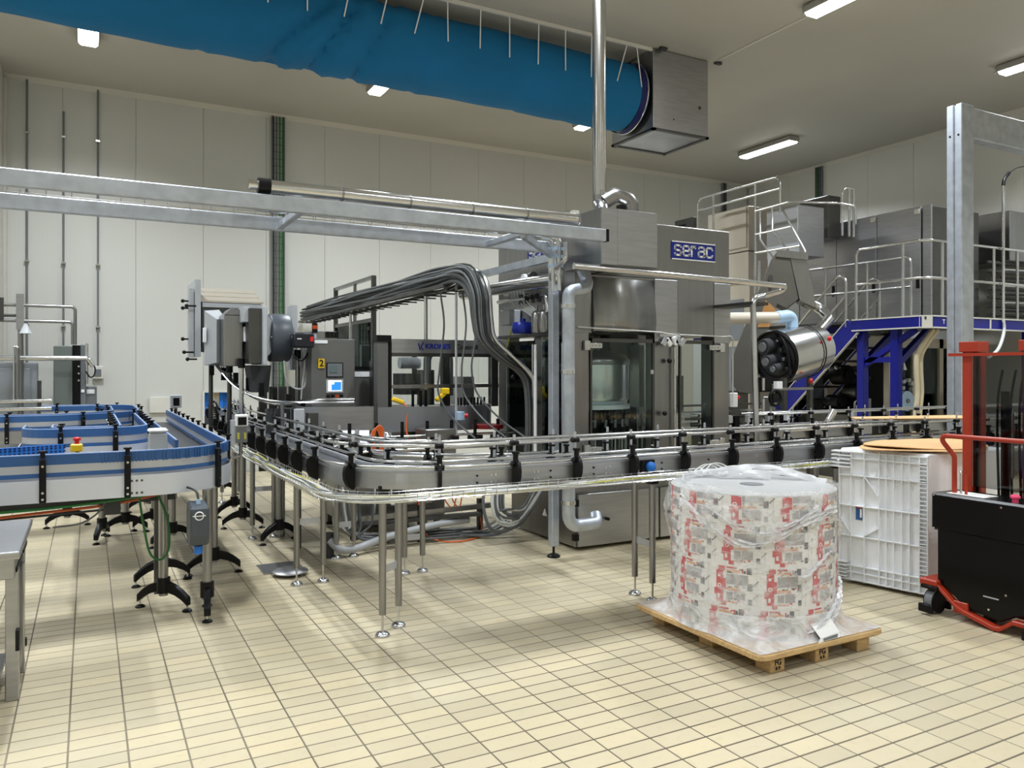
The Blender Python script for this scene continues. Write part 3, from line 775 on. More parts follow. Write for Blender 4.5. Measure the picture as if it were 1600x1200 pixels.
for y in (3.45, 3.03):
    MB().box(5.62, 5.72, y-.02, y+.055, .06, 1.90).build('mast_post', 'red_paint', sk, bevel=.004)
    MB().box(5.66, 5.72, y-.060, y-.045, .08, 1.84).build('inner_mast', 'red_paint', sk)
    MB().box(5.665, 5.70, y-.045, y-.02, .08, 1.80).build('mast_channel', 'black_plastic', sk)
MB().box(5.6, 5.74, 3.38, 3.52, 1.83, 1.905).build('mast_cap', 'red_paint', sk, bevel=.004)
MB().box(5.6, 5.74, 2.95, 3.10, 1.83, 1.905).build('mast_cap', 'red_paint', sk, bevel=.004)
MB().box(5.60, 5.62, 2.8, 3.60, 1.80, 1.822).build('guard_rail', 'red_paint', sk)
MB().box(5.605, 5.613, 3.05, 3.42, .86, 1.80).build('guard_screen', 'glass_smoke', sk)
mb = MB(); mb.cyl((5.66, 3.22, .5), (5.66, 3.22, 1.55), .028, 14); mb.build('lift_cylinder', 'black_plastic', sk)
mb = MB(); mb.cyl((5.64, 3.16, .95), (5.64, 3.16, 1.40), .012, 8); mb.build('lift_rod', 'steel_smooth', sk)
for y in (3.27, 3.18, 3.12):
    MB().tube(smooth_path([(5.67, y, .8), (5.67, y+.01, 1.2), (5.66, y, 1.5), (5.68, y-.02, 1.7)], 5), .009, 6).build('chain', 'black_plastic', sk)
mb = MB(); mb.cyl((5.26, 2.93, .845), (5.26, 2.93, .866), .018, 14); mb.lathe([(.018, .866), (.028, .872), (.03, .885), (.02, .896), (0, .898)], (5.26, 2.93, 0), n=16); mb.build('stop_button', 'pink_knob', sk)
MB().box(5.24, 5.40, 3.12, 3.38, .846, .849).build('instruction_sheet', 'white_pure', sk)
mb = MB(); mb.cyl((5.28, 3.30, .845), (5.28, 3.30, .99), .008, 8); mb.ball((5.28, 3.30, .995), .011); mb.build('lever', 'chrome', sk)
mb = MB(); mb.cyl((5.28, 3.265, .845), (5.28, 3.265, .98), .009, 8); mb.build('lever', 'red_paint', sk)
MB().box(5.197, 5.203, 3.0, 3.10, .205, .212).build('nameplate', 'light_grey', sk)
for y, z in ((3.44, .83), (3.44, .60), (2.98, .81), (2.95, .25), (3.06, .13)): MB().cyl((5.19, y, z), (5.205, y, z), .007, 10).build('screw', 'chrome', sk)
for y in (3.05, 3.40): MB().box(5.72, 6.6, y-.06, y+.06, .09, .14).build('fork', 'red_paint', sk)
# ------------------------------------------------------------------ conveyors
def frame_at(p, d):
    """local axes at a path point: along, left, up"""
    n = Vector((-d.y, d.x, 0)); return d, n
def add_leg_pair(root, p, d, hw, ztop, foot='disc', mats='steel', brace=.45, lean=0.0, zf=0):
    """two round legs left and right of the path with adjustable feet and a brace"""
    t, n = frame_at(p, d)
    tops = []
    for s in (-1, 1):
        b = p + n*hw*s; b = Vector((b.x, b.y, 0))
        l = MB(); l.cyl((b.x, b.y, .14), (b.x, b.y, ztop), .024, 14); l.cyl((b.x, b.y, ztop-.42), (b.x, b.y, ztop), .0255, 14)
        lo = l.build('leg', 'steel', root)
        f = MB(); f.cyl((b.x, b.y, .02), (b.x, b.y, .15), .008, 8); f.lathe([(.048, 0), (.048, .012), (.036, .026), (.012, .034), (0, .035)], (b.x, b.y, 0), n=18)
        f.build('foot', 'steel_smooth', lo)
        c = MB(); c.box(b.x-.034, b.x+.034, b.y-.034, b.y+.034, ztop-.055, ztop+.045); c.cyl((b.x, b.y-.045, ztop-.02), (b.x, b.y+.045, ztop-.02), .011, 8)
        c.build('clamp', 'black_plastic', root, bevel=.008)
        tops.append(b)
    a, b = tops
    MB().bar((a.x, a.y, brace), (b.x, b.y, brace), .006, .05).build('brace', 'steel_white', root)
def sabre(mb, p, out, zt, zb, w=.012):
    """curved black side bracket: flat plate standing out from the conveyor side"""
    t = Vector((-out.y, out.x, 0)); pts = []
    prof = [(0, zt), (.055, zt), (.078, zt-.02), (.086, zt-.06), (.082, zt-.10), (.060, zb+.018), (.030, zb-.006), (.008, zb-.012), (0, zb)]
    n = len(prof)
    vs = [p+out*a+t*w+Vector((0, 0, b)) for a, b in prof]+[p+out*a-t*w+Vector((0, 0, b)) for a, b in prof]
    mb.add(vs, [list(range(n)), list(range(n, 2*n))[::-1]]+[(i, (i+1) % n, n+(i+1) % n, n+i) for i in range(n)])
def rail_conveyor(name, label, path, hw, z0=.945, z1=1.05, lower=1.085, upper=1.22, step=.40, start=.2, inner=True, legs=(), lit=True, chainmat='chain_dark', detail=True, tie=None):
    c0 = path[0]; L = thing(name, label, 'conveyor', (c0[0], c0[1], 0))
    for s in (-1, 1):
        MB().sweep(path, [(s*hw-.004, z0), (s*hw+.004, z0), (s*hw+.004, z1), (s*hw-.004, z1)]).build('side_plate', 'steel_plate', L)
    MB().sweep(path, [(-hw+.02, z1-.03), (hw-.02, z1-.03), (hw-.02, z1+.004), (-hw+.02, z1+.004)]).build('chain', chainmat, L)
    for s in (-1, 1):
        MB().sweep(path, [(s*(hw-.012)-.008, z1), (s*(hw-.012)+.008, z1), (s*(hw-.012)+.008, z1+.018), (s*(hw-.012)-.008, z1+.018)]).build('wear_strip', 'steel_white', L)
        for zz in (lower, upper):
            off = s*(hw+.012 if zz == lower else hw-.005)
            pp = []
            P = [Vector((q[0], q[1], 0)) for q in path]
            for i, q in enumerate(P):
                a = P[max(i-1, 0)]; b = P[min(i+1, len(P)-1)]; d = (b-a).normalized(); n = Vector((-d.y, d.x, 0))
                pp.append(q+n*off+Vector((0, 0, zz)))
            MB().tube(pp, .0115, 8).build('guide_rail', 'steel_smooth', L)
    for k, (p, d) in enumerate(along(path, step, start)):
        t, n = frame_at(p, d)
        for s in (-1, 1):
            out = n*s; base = p+out*(hw+.006)
            mb = MB(); sabre(mb, base, out, z1+.05, z0-.005)
            hb = p+out*(hw+.03)
            mb.cyl(hb+Vector((0, 0, z1+.03)), hb+Vector((0, 0, z1+.10)), .017, 10)
            mb.cyl(hb-t*.03+Vector((0, 0, lower)), hb+t*.03+Vector((0, 0, lower)), .019, 8)
            mb.cyl(hb+Vector((0, 0, z1+.10)), hb+Vector((0, 0, z1+.115)), .027, 8)
            br = mb.build('guide_bracket', 'black_plastic', L)
            st = MB(); q = p+out*(hw+.010)+t*.0
            st.bar(q+Vector((0, 0, z1+.05)), q+Vector((0, 0, upper+.055)), .018, .006); st.build('post', 'steel_white', br)
            kn = MB(); kn.cyl(q-t*.028+Vector((0, 0, upper)), q+t*.028+Vector((0, 0, upper)), .018, 8); kn.cyl(q+Vector((0, 0, upper)), q+out*.025+Vector((0, 0, upper)), .009, 8); kn.build('rail_clamp', 'black_plastic', br)
            if detail:
                sc_ = MB(); sc_.cyl(hb+Vector((0, 0, z1+.06)), hb+out*.055+Vector((0, 0, z1+.06)), .006, 6); sc_.build('clamp_bolt', 'steel_smooth', br)
    return L
def screws(L, pts, out, z0, z1):
    mb = MB()
    for p in pts:
        for z in (z0, z1):
            for o in (0, .03):
                q = Vector((p[0]+o*abs(out.y), p[1]+o*abs(out.x), z)); MB().cyl(q, q+out*.008, .0075, 8).build('screw', 'steel_smooth', L)
# main bottle conveyor: comes from the wall opening, runs towards the camera, curves and passes in front of the filler
MAIN = fillet([(1.84, 13.4), (1.80, 12.2), (1.56, 10.2), (1.55, 4.70), (9.2, 4.70)], [.8, .8, .62], 12)
MAIN = [(p.x, p.y) for p in MAIN]
_q = along(MAIN, .01); MS = min(range(len(_q)), key=lambda i: (_q[i][0]-Vector((2.944, 4.70, 0))).length)*.01
main = rail_conveyor('bottle_conveyor', 'long stainless bottle conveyor with chrome guide rails curving in front of the filler', MAIN, .135, start=MS % .475, step=.475)
for X in (2.30, 2.62, 3.20, 3.46, 4.62): screws(main, [(X, 4.70-.139)], Vector((0, -1, 0)), .975, 1.02)
for X in (2.2, 2.75, 3.1, 3.7, 4.15, 5.3):
    for z in (.975, 1.02): MB().cyl((X, 4.561, z), (X, 4.555, z), .007, 8).build('bolt_hole', 'black_plastic', main)
def pd(s):  return along(MAIN, 999, s)[0]
LTOT = 0
P_ = [Vector((a, b, 0)) for a, b in MAIN]
ARC = [0]
for i in range(1, len(P_)): ARC.append(ARC[-1]+(P_[i]-P_[i-1]).length)
def nearest_s(x, y):
    best = min(range(len(P_)), key=lambda i: (P_[i]-Vector((x, y, 0))).length); 
    # refine on fine samples
    q = along(MAIN, .02, 0); 
    j = min(range(len(q)), key=lambda i: (q[i][0]-Vector((x, y, 0))).length)
    return j*.02
for x, y in ((1.70, 4.84), (3.64, 4.70), (5.6, 4.70), (7.4, 4.70), (1.54, 6.27), (1.55, 8.2), (1.6, 10.6)):
    p, d = pd(nearest_s(x, y)); add_leg_pair(main, p, d, .105, .92, brace=.42 if y < 6 else .50)
# tray of cables hung outside the main conveyor
TRAY = fillet([(1.27, 9.4), (1.27, 4.42), (9.0, 4.42)], [.40], 12); TRAY = [(p.x, p.y) for p in TRAY]
ct = thing('cable_tray', 'wire mesh cable tray with pale cables slung along the outer side of the bottle conveyor', 'cable tray', (1.3, 6, 0.910))
def offs(path, o, z):
    P = [Vector((q[0], q[1], 0)) for q in path]; out = []
    for i, q in enumerate(P):
        a = P[max(i-1, 0)]; b = P[min(i+1, len(P)-1)]; d = (b-a).normalized(); out.append(q+Vector((-d.y, d.x, 0))*o+Vector((0, 0, z)))
    return out
for o, z in ((-.06, 0.970), (-.06, 0.930), (-.03, 0.920), (0, 0.920), (.03, 0.920), (.06, 0.930), (.06, 0.970)): MB().tube(offs(TRAY, o, z), .003, 5).build('tray_wire', 'steel_smooth', ct)
mb = MB()
for p, d in along(TRAY, .075): 
    n = Vector((-d.y, d.x, 0)); mb.tube([p+n*.06+Vector((0,0,0.975)), p+n*.06+Vector((0,0,0.923)), p-n*.06+Vector((0,0,0.923)), p-n*.06+Vector((0,0,0.975))], .0028, 4)
mb.build('tray_loops', 'steel_smooth', ct, kind='stuff')
rn = random.Random(5)
for k in range(11):
    o0 = rn.uniform(-.05, .05); ph = rn.uniform(0, 6); pts = []
    for i, (p, d) in enumerate(along(TRAY, .16)):
        n = Vector((-d.y, d.x, 0)); pts.append(p+n*(o0+.014*math.sin(i*.7+ph))+Vector((0, 0, 0.938+.010*math.sin(i*.5+ph*2)+.004*(k % 4))))
    MB().tube(smooth_path(pts, 2), .0055, 5).build('cable', ['white_cable', 'white_cable', 'grey_cable', 'white_cable', 'yellow_cable'][k % 5], ct)
for x, y in ((1.30, 7.6), (1.30, 6.2), (2.6, 4.45), (4.2, 4.45), (5.9, 4.45)):
    a = Vector((x, y, 0.940)); t = Vector((.12, 0, 0)) if y > 5 else Vector((0, .12, 0))
    MB().bar(a, a+t, .03, .02).build('hanger', 'black_plastic', ct)
# second parallel guide lane behind the curve
lane2 = rail_conveyor('infeed_conveyor', 'short inner conveyor lane between the bottle conveyor and the labelling machine', [(2.0, 7.3), (2.08, 6.8), (2.28, 6.3), (2.6, 5.95), (3.1, 5.76), (3.6, 5.74)], .10, start=.3, step=.55, detail=False, z0=.86, z1=.96, lower=.99, upper=1.10)
for x, y in ((2.05, 7.0), (2.4, 6.2)):
    add_leg_pair(lane2, Vector((x, y, 0)), Vector((0, 1, 0)), .08, .84, brace=.3)
# outfeed lane behind the filler, on the right
back = rail_conveyor('outfeed_conveyor', 'rear outfeed conveyor with chrome rails in front of the blue stair', [(6.3, 6.3), (13.2, 6.3)], .12, start=.2, step=.62, detail=False)
for x in (6.8, 8.6, 10.4, 12.2): add_leg_pair(back, Vector((x, 6.3, 0)), Vector((1, 0, 0)), .09, .92)
# ------------------------------------------------------------------ blue-railed accumulation conveyors at left
def tripod(root, x, y, ang, ztop, r=.032):
    l = MB(); l.cyl((x, y, .10), (x, y, ztop), r, 16); lo = l.build('leg', 'steel', root)
    b = MB(); c, s = math.cos(ang), math.sin(ang); prof = []
    n = 9
    for k in range(n): 
        u = -1+2*k/(n-1); prof.append((u*.21, .20-.105*u*u+.0))
    low = [(u, z-.075+.02*abs(u)/.21) for u, z in prof]
    pol = prof+low[::-1]; m_ = len(pol)
    vs = [Vector((x+u*c-s*.022, y+u*s+c*.022, z)) for u, z in pol]+[Vector((x+u*c+s*.022, y+u*s-c*.022, z)) for u, z in pol]
    b.add(vs, [list(range(m_)), list(range(m_, 2*m_))[::-1]]+[(i, (i+1) % m_, m_+(i+1) % m_, m_+i) for i in range(m_)])
    b.cyl((x, y, .12), (x, y, .225), r+.014, 16)
    bo = b.build('base', 'black_plastic', root, bevel=.004)
    for sg in (-1, 1):
        fx, fy = x+c*.195*sg, y+s*.195*sg
        f = MB(); f.cyl((fx, fy, .01), (fx, fy, .09), .007, 8); f.build('foot_rod', 'steel_smooth', bo)
        f = MB(); f.lathe([(.034, 0), (.034, .008), (.02, .018), (0, .022)], (fx, fy, 0), n=16); f.build('foot', 'black_plastic', bo)
def blue_guide(L, path, o, gtop):
    MB().sweep(path, [(o-.010, gtop-.068), (o+.010, gtop-.068), (o+.012, gtop-.004), (o+.008, gtop), (o-.008, gtop), (o-.012, gtop-.004)]).build('guide_strip', 'blue_plastic', L)
    MB().sweep(path, [(o-.008, gtop-.118), (o+.008, gtop-.118), (o+.008, gtop-.068), (o-.008, gtop-.068)]).build('guide_backing', 'steel_white', L)
    MB().sweep(path, [(o-.010, gtop-.145), (o+.010, gtop-.145), (o+.010, gtop-.118), (o-.010, gtop-.118)]).build('guide_strip', 'blue_plastic', L)
    MB().sweep(path, [(o-.0015, gtop), (o+.0015, gtop), (o+.0015, gtop+.002), (o-.0015, gtop+.002)]).build('edge_line', 'white_pure', L)
def blue_conveyor(name, label, path, hw, z0=.87, z1=1.01, gtop=1.17, bstep=.475, start=.2, sides=(-1, 1), bside=None, pm='steel_plate'):
    L = thing(name, label, 'conveyor', (path[0][0], path[0][1], 0))
    for s in (-1, 1): MB().sweep(path, [(s*hw-.004, z0), (s*hw+.004, z0), (s*hw+.004, z1), (s*hw-.004, z1)], smooth=True).build('side_plate', pm, L)
    MB().sweep(path, [(-hw+.01, z1-.04), (hw-.01, z1-.04), (hw-.01, z1-.004), (-hw+.01, z1-.004)]).build('chain', 'chain_dark', L)
    for s in sides:
        o = s*(hw-.03)
        blue_guide(L, path, o, gtop)
    bs = bside or sides
    for p, d in along(path, bstep, start):
        n = Vector((-d.y, d.x, 0))
        for s in bs:
            out = n*s; q = p+out*(hw+.016)
            mb = MB(); M3 = Matrix((d, out, Vector((0,0,1)))).transposed()
            mb.obox(q+Vector((0,0,(z0+gtop)/2-.012)), (.038, .030, gtop-z0-.03), M3)
            mb.cyl(q+Vector((0,0,gtop-.02)), q+Vector((0,0,gtop+.015)), .014, 10); mb.cyl(q+Vector((0,0,gtop+.015)), q+Vector((0,0,gtop+.026)), .026, 8)
            br = mb.build('guide_bracket', 'black_plastic', L, bevel=.003)
            for zz in (gtop-.07, z0+.065, z0+.025):
                MB().cyl(q+Vector((0,0,zz)), q+out*.022+Vector((0,0,zz)), .008, 8).build('bolt', 'steel_smooth', br)
    return L
FRONT = [(p.x, p.y) for p in fillet([(-3.2, 5.90), (.76, 5.90), (.76, 11.4)], [.42], 12)]
fc = blue_conveyor('accumulation_conveyor', 'front accumulation conveyor with blue guide strips curving away beside the bottle conveyor', FRONT, .19, start=.10, bstep=.475, sides=(-1,), pm='plate_white')
blue_guide(fc, [(.59, 6.45), (.59, 10.6)], 0, 1.17)
# ribbed flexible guide strip at the bend
for p, d in along(FRONT, .022, 3.28, 4.15):
    n = Vector((-d.y, d.x, 0)); q = p-n*(.19-.030+.013)
    MB().obox(q+Vector((0,0,1.132)), (.009, .008, .066), Matrix((d, n, Vector((0,0,1)))).transposed()).build('rib', 'blue_plastic', fc)
p_, d_ = along(FRONT, 9, 3.40)[0]
for xx in (.19+.06, .19+.09, .19+.12):
    for z in (.895, .975): MB().cyl((xx, 5.706, z), (xx, 5.70, z), .008, 8).build('screw', 'steel_dark', fc)
for x, y, a in ((.47, 6.10, -.75), (.73, 5.84, 1.45), (.52, 6.85, .2), (.92, 6.95, -.1)): tripod(fc, x, y, a, .87)
for x, y, a in ((.62, 9.2, 0), (.62, 10.4, 0), (-1.2, 5.9, PI/2), (.72, 8.3, .4)): tripod(fc, x, y, a, .87)
MB().bar((-3.0, 6.15, .80), (.55, 6.15, .80), .10, .05).build('drip_tray', 'dark_grey', fc)
INNER = [(p.x, p.y) for p in fillet([(-.36, 7.75), (-.36, 7.25), (.34, 7.25), (.34, 9.4)], [.16, .2], 8)]
ic = blue_conveyor('accumulation_conveyor', 'inner blue-railed accumulation conveyor behind the yellow emergency stop', INNER, .13, z0=.96, z1=1.09, gtop=1.235, start=.60, bstep=.37, pm='plate_white')
for k in range(2):
    for j in range(3): MB().cyl((-.10+k*.30+j*.03, 7.116, 1.035), (-.10+k*.30+j*.03, 7.11, 1.035), .007, 8).build('screw', 'steel_dark', ic)
for x, y, a in ((.12, 8.85, 1.3), (.34, 9.1, .0)): tripod(ic, x, y, a, .96)
MB().box(-.1, .3, 7.3, 8.9, .92, .96).build('beam', 'steel_dark', ic)
REAR = [(p.x, p.y) for p in fillet([(-3.0, 9.8), (.40, 9.8), (.40, 12.2), (-.55, 12.2)], [.9, .9], 12)]
rc = blue_conveyor('accumulation_conveyor', 'rear looped accumulation conveyor with blue guide strips in front of the back wall', REAR, .17, z0=.93, z1=1.06, gtop=1.22, start=.4, bstep=.62)
for x, y in ((-.2, 9.8), (.5, 11.0), (-.2, 12.2)): tripod(rc, x, y, .1, .93)
# blue mesh belt section at far left between the two front lanes
bb = thing('mesh_belt_section', 'bright blue perforated belt section at the left edge between the conveyors', 'conveyor belt', (-.6, 6.55, 0))
MB().sweep([(-1.4, 6.45), (-.55, 6.55), (-.16, 6.72)], [(-.012, 1.06), (.012, 1.06), (.012, 1.15), (-.012, 1.15)]).build('belt', 'blue_bright', bb)
mb = MB()
for p, d in along([(-1.4, 6.45), (-.55, 6.55), (-.16, 6.72)], .03, .02):
    n = Vector((-d.y, d.x, 0))
    for z in (1.075, 1.10, 1.125, 1.142): mb.obox(p-n*.0135+Vector((0,0,z)), (.016, .003, .010), Matrix((d, n, Vector((0,0,1)))).transposed())
mb.build('belt_slots', 'navy', bb, kind='stuff')
MB().cyl((-1.2, 6.47, 0), (-1.2, 6.47, 1.06), .024, 10).build('leg', 'steel', bb)
MB().bar((-.4, 6.60, 1.07), (-.4, 6.12, .98), .04, .02).build('bracket', 'steel_dark', bb)
# emergency stop on a stalk
es = thing('emergency_stop', 'yellow emergency stop box with red button between the blue conveyors', 'stop button', (-.07, 6.52, .98))
MB().tube(fillet([(-.07, 6.1, .98), (-.07, 6.52, .98), (-.07, 6.52, 1.12)], .04), .014, 8).build('stalk', 'steel_dark', es)
MB().box(-.115, -.035, 6.48, 6.55, 1.11, 1.165).build('housing', 'yellow_plastic', es, bevel=.008)
mb = MB(); mb.cyl((-.073, 6.515, 1.165), (-.073, 6.515, 1.185), .015, 12); mb.lathe([(.016, 1.185), (.026, 1.19), (.026, 1.205), (.015, 1.213), (0, 1.214)], (-.073, 6.515, 0), n=16); mb.build('button', 'red_plastic', es)
# junction box on a bracket beside the inner conveyor
jb = thing('junction_box', 'pale grey junction box with lid standing on the front blue conveyor', 'junction box', (.47, 6.55, 1.05))
MB().box(.40, .53, 6.50, 6.62, 1.03, 1.22).build('box', 'light_grey', jb, bevel=.012)
MB().box(.395, .535, 6.495, 6.625, 1.225, 1.255).build('lid', 'white_plastic', jb, bevel=.012)
MB().box(.44, .49, 6.53, 6.59, .0, 1.03).build('stand', 'steel_dark', jb)
# photo-sensor unit with screen at the bend
se = thing('sensor_unit', 'white camera sensor unit with black screen on a bracket at the conveyor bend', 'sensor', (1.08, 6.55, 1.0))
MB().tube(fillet([(.95, 6.62, 1.0), (1.08, 6.62, 1.0), (1.08, 6.6, 1.13)], .03), .014, 8).build('post', 'steel', se)
MB().box(1.03, 1.125, 6.53, 6.60, 1.25, 1.345).build('housing', 'white_plastic', se, bevel=.008)
MB().box(1.045, 1.11, 6.522, 6.532, 1.262, 1.325).build('screen', 'black_gloss', se)
MB().box(1.00, 1.05, 6.56, 6.62, 1.10, 1.30).build('bracket', 'steel_white', se)
MB().box(1.03, 1.12, 6.54, 6.60, 1.12, 1.25).build('body', 'mid_grey', se, bevel=.005)
for x in (1.05, 1.10): MB().cyl((x, 6.535, 1.15), (x, 6.535, 1.20), .009, 8).build('gland', 'yellow_cable', se)
se2 = thing('sensor_unit', 'small grey sensor unit on the conveyor end in front of the back wall', 'sensor', (1.02, 11.3, 0))
MB().cyl((1.02, 11.3, 0), (1.02, 11.3, 1.2), .02, 8).build('post', 'steel', se2)
MB().box(.95, 1.09, 11.25, 11.32, 1.20, 1.37).build('housing', 'light_grey', se2, bevel=.008)
MB().box(.985, 1.06, 11.24, 11.25, 1.23, 1.33).build('screen', 'black_gloss', se2)
# grey drive motor box on the leg with blue cap
dm = thing('motor_drive', 'dark grey motor drive box with blue cap hanging on the front conveyor leg', 'motor drive', (.66, 5.62, .5))
mb = MB(); mb.prism([(5.56, .79), (5.76, .81), (5.79, .74), (5.79, .56), (5.70, .52), (5.58, .535), (5.55, .60)], 'yz', .59, .71); mb.build('housing', 'grey_motor', dm, bevel=.012)
MB().box(.598, .60+.104, 5.60, 5.74, .64, .66).build('rib', 'grey_motor', dm)
lg = MB(); lg.tube([(.645+.026*math.cos(2*PI*k/20), 5.552, .735+.026*math.sin(2*PI*k/20)) for k in range(20)], .004, 6, closed=True); lg.bar((.605, 5.552, .735), (.685, 5.552, .735), .004, .006); lg.build('emblem', 'white_pure', dm)
mb = MB(); mb.cyl((.65, 5.65, .52), (.65, 5.65, .47), .028, 14); mb.build('connector_cap', 'blue_bright', dm)
mb = MB(); mb.cyl((.65, 5.64, .80), (.65, 5.64, .835), .014, 10); mb.build('gland', 'light_blue', dm)
MB().tube(smooth_path([(.65, 5.64, .83), (.64, 5.68, .88), (.60, 5.75, .90), (.55, 5.85, .90)], 6), .008, 6).build('cable', 'dark_cable', dm)
# cables hanging under the front conveyor
hc = thing('hanging_cables', 'green and orange cables tied along the underside of the front blue conveyor', 'cables', (-.5, 6.0, .8))
MB().tube(smooth_path([(-2.5, 5.75, .80), (-1.2, 5.75, .815), (-.3, 5.75, .825), (.15, 5.75, .85), (.42, 5.80, .87)], 6), .010, 6).build('cable', 'green_cable', hc)
MB().tube(smooth_path([(-2.5, 6.02, .73), (-1.2, 6.02, .72), (-.3, 6.04, .755), (.15, 6.05, .78), (.45, 6.1, .82)], 6), .010, 6).build('cable', 'orange_cable', hc)
MB().tube(smooth_path([(-2.5, 6.10, .70), (-1.2, 6.12, .70), (-.2, 6.10, .73), (.2, 6.1, .74)], 6), .008, 6).build('cable', 'dark_cable', hc)
MB().tube(smooth_path([(.30, 5.9, .86), (.34, 5.98, .6), (.38, 6.02, .42), (.45, 6.03, .37), (.50, 6.03, .45), (.49, 6.02, .65), (.42, 5.95, .85)], 6), .008, 6).build('cable_loop', 'green_cable', hc)
MB().tube(smooth_path([(.10, 5.8, .84), (.05, 5.82, .76), (-.05, 5.84, .70), (-.2, 5.84, .69)], 6), .006, 6).build('cable', 'grey_cable', hc)
MB().box(.09, .19, 5.85, 5.98, .74, .87).build('junction', 'dark_grey', hc)
for x, y, a in ((1.50, 9.62, .3), (1.66, 7.95, .5), (1.60, 11.2, .1), (1.46, 8.8, -.3)): tripod(main, x, y, a, .945)
# blue push button on the main conveyor
pb_ = thing('push_button', 'round bright blue push button on the conveyor side below the filler', 'button', (3.55, 4.55, .93))
MB().box(3.50, 3.62, 4.535, 4.56, .96, 1.05).build('plate', 'black_plastic', pb_, bevel=.004)
mb = MB(); mb.lathe([(.036, 0), (.036, .02), (.028, .034), (0, .040)], (0, 0, 0), n=20, M=Matrix.Rotation(PI/2, 3, 'X')); mb.v = [v+Vector((3.572, 4.535, 1.002)) for v in mb.v]; mb.build('cap', 'blue_bright', pb_)
# floor drain
fd = thing('floor_drain', 'stainless floor drain with raised round cover by the conveyor legs', 'drain', (1.5, 6.75, 0))
MB().box(1.28, 1.62, 6.72, 7.05, .0, .012).build('tray', 'steel_plate', fd)
mb = MB(); mb.lathe([(0, .045), (.13, .045), (.145, .035), (.145, .028), (0, .028)], (1.475, 6.62, 0), n=28); mb.build('cover', 'steel_plate', fd)
mb = MB(); mb.lathe([(.09, .0), (.09, .03)], (1.475, 6.62, 0), n=20); mb.build('riser', 'dull_iron', fd)
# ------------------------------------------------------------------ filling machine
FX0, FX1, FY0, FY1, FZ = 4.0, 5.93, 6.2, 7.75, 3.15
fi = thing('filling_machine', 'tall stainless steel bottle filling machine with glass doors and blue signs', 'filling machine', (4.95, 7.0, 0))
# upper body: shell with raised front and curved lower hood
mb = MB(); mb.box(FX0, FX1, FY0, FY1, 2.05, FZ); mb.build('upper_body', 'steel', fi, bevel=.006)
mb = MB(); n = 10; prof = []
for k in range(n+1):
    t = k/n*PI/2; prof.append((FY0-.10*math.sin(t)*1.0, 2.56-.46*(k/n)**1.6))
prof = [(FY0+.01, 2.60), (FY0-.004, 2.58), (FY0-.025, 2.40), (FY0-.045, 2.24), (FY0-.05, 2.16), (FY0-.035, 2.08), (FY0+.01, 2.04)]
mb.prism(prof, 'yz', 4.19, 4.925); hood = mb.build('hood', 'steel', fi)
for f_ in hood.data.polygons: f_.use_smooth = abs(f_.normal.x) < .5
MB().box(FX0-.004, 4.185, FY0-.012, FY0+.02, 2.05, 2.72).build('corner_panel', 'steel', fi, bevel=.003)
MB().box(4.935, 5.22, FY0-.014, FY0+.02, 1.98, 2.60).build('panel_strip', 'steel_plate', fi, bevel=.003)
MB().box(5.225, 5.705, FY0-.008, FY0+.02, 2.05, 2.62).build('front_panel', 'steel', fi, bevel=.003)
MB().box(5.71, FX1+.004, FY0-.014, FY0+.02, 1.98, 2.60).build('panel_strip', 'steel_plate', fi, bevel=.003)
MB().box(FX0+.0, FX1, FY0-.006, FY0, 2.60, 2.612).build('seam', 'steel_dark', fi)
# columns
for x0, x1, y0, y1 in ((4.0, 4.165, 6.2, 6.36), (4.935, 5.215, 6.2, 6.34), (5.715, 5.93, 6.2, 6.4), (4.0, 4.16, 7.55, 7.75), (5.77, 5.93, 7.55, 7.75), (4.0, 4.12, 6.80, 6.94)):
    MB().box(x0, x1, y0, y1, .55, 2.06).build('column', 'steel', fi, bevel=.008)
# base cabinet with doors
MB().box(4.03, 5.90, 6.24, 7.5, .03, .62).build('base_cabinet', 'steel', fi, bevel=.004)
b1 = MB().box(4.05, 5.0, 6.205, 6.24, .035, .53).build('cabinet_door', 'steel_plate', fi, bevel=.004)
MB().cyl((4.36, 6.205, .28), (4.36, 6.16, .28), .016, 10).build('knob', 'black_plastic', b1)
b1 = MB().box(5.02, 5.90, 6.205, 6.24, .035, .53).build('cabinet_door', 'steel_plate', fi, bevel=.004)
MB().cyl((5.12, 6.205, .28), (5.12, 6.16, .28), .016, 10).build('knob', 'black_plastic', b1)
for z in (.10, .25, .42): MB().box(3.995, 4.045, 6.19, 6.24, z, z+.06).build('hinge', 'black_plastic', fi)
MB().prism([(6.75, .24), (6.83, .24), (6.79, .31)], 'yz', 4.024, 4.029).build('warning_sticker', 'white_pure', fi)
MB().box(4.0, 5.93, 6.2, 7.75, .60, .70).build('deck', 'steel_dark', fi, bevel=.004)
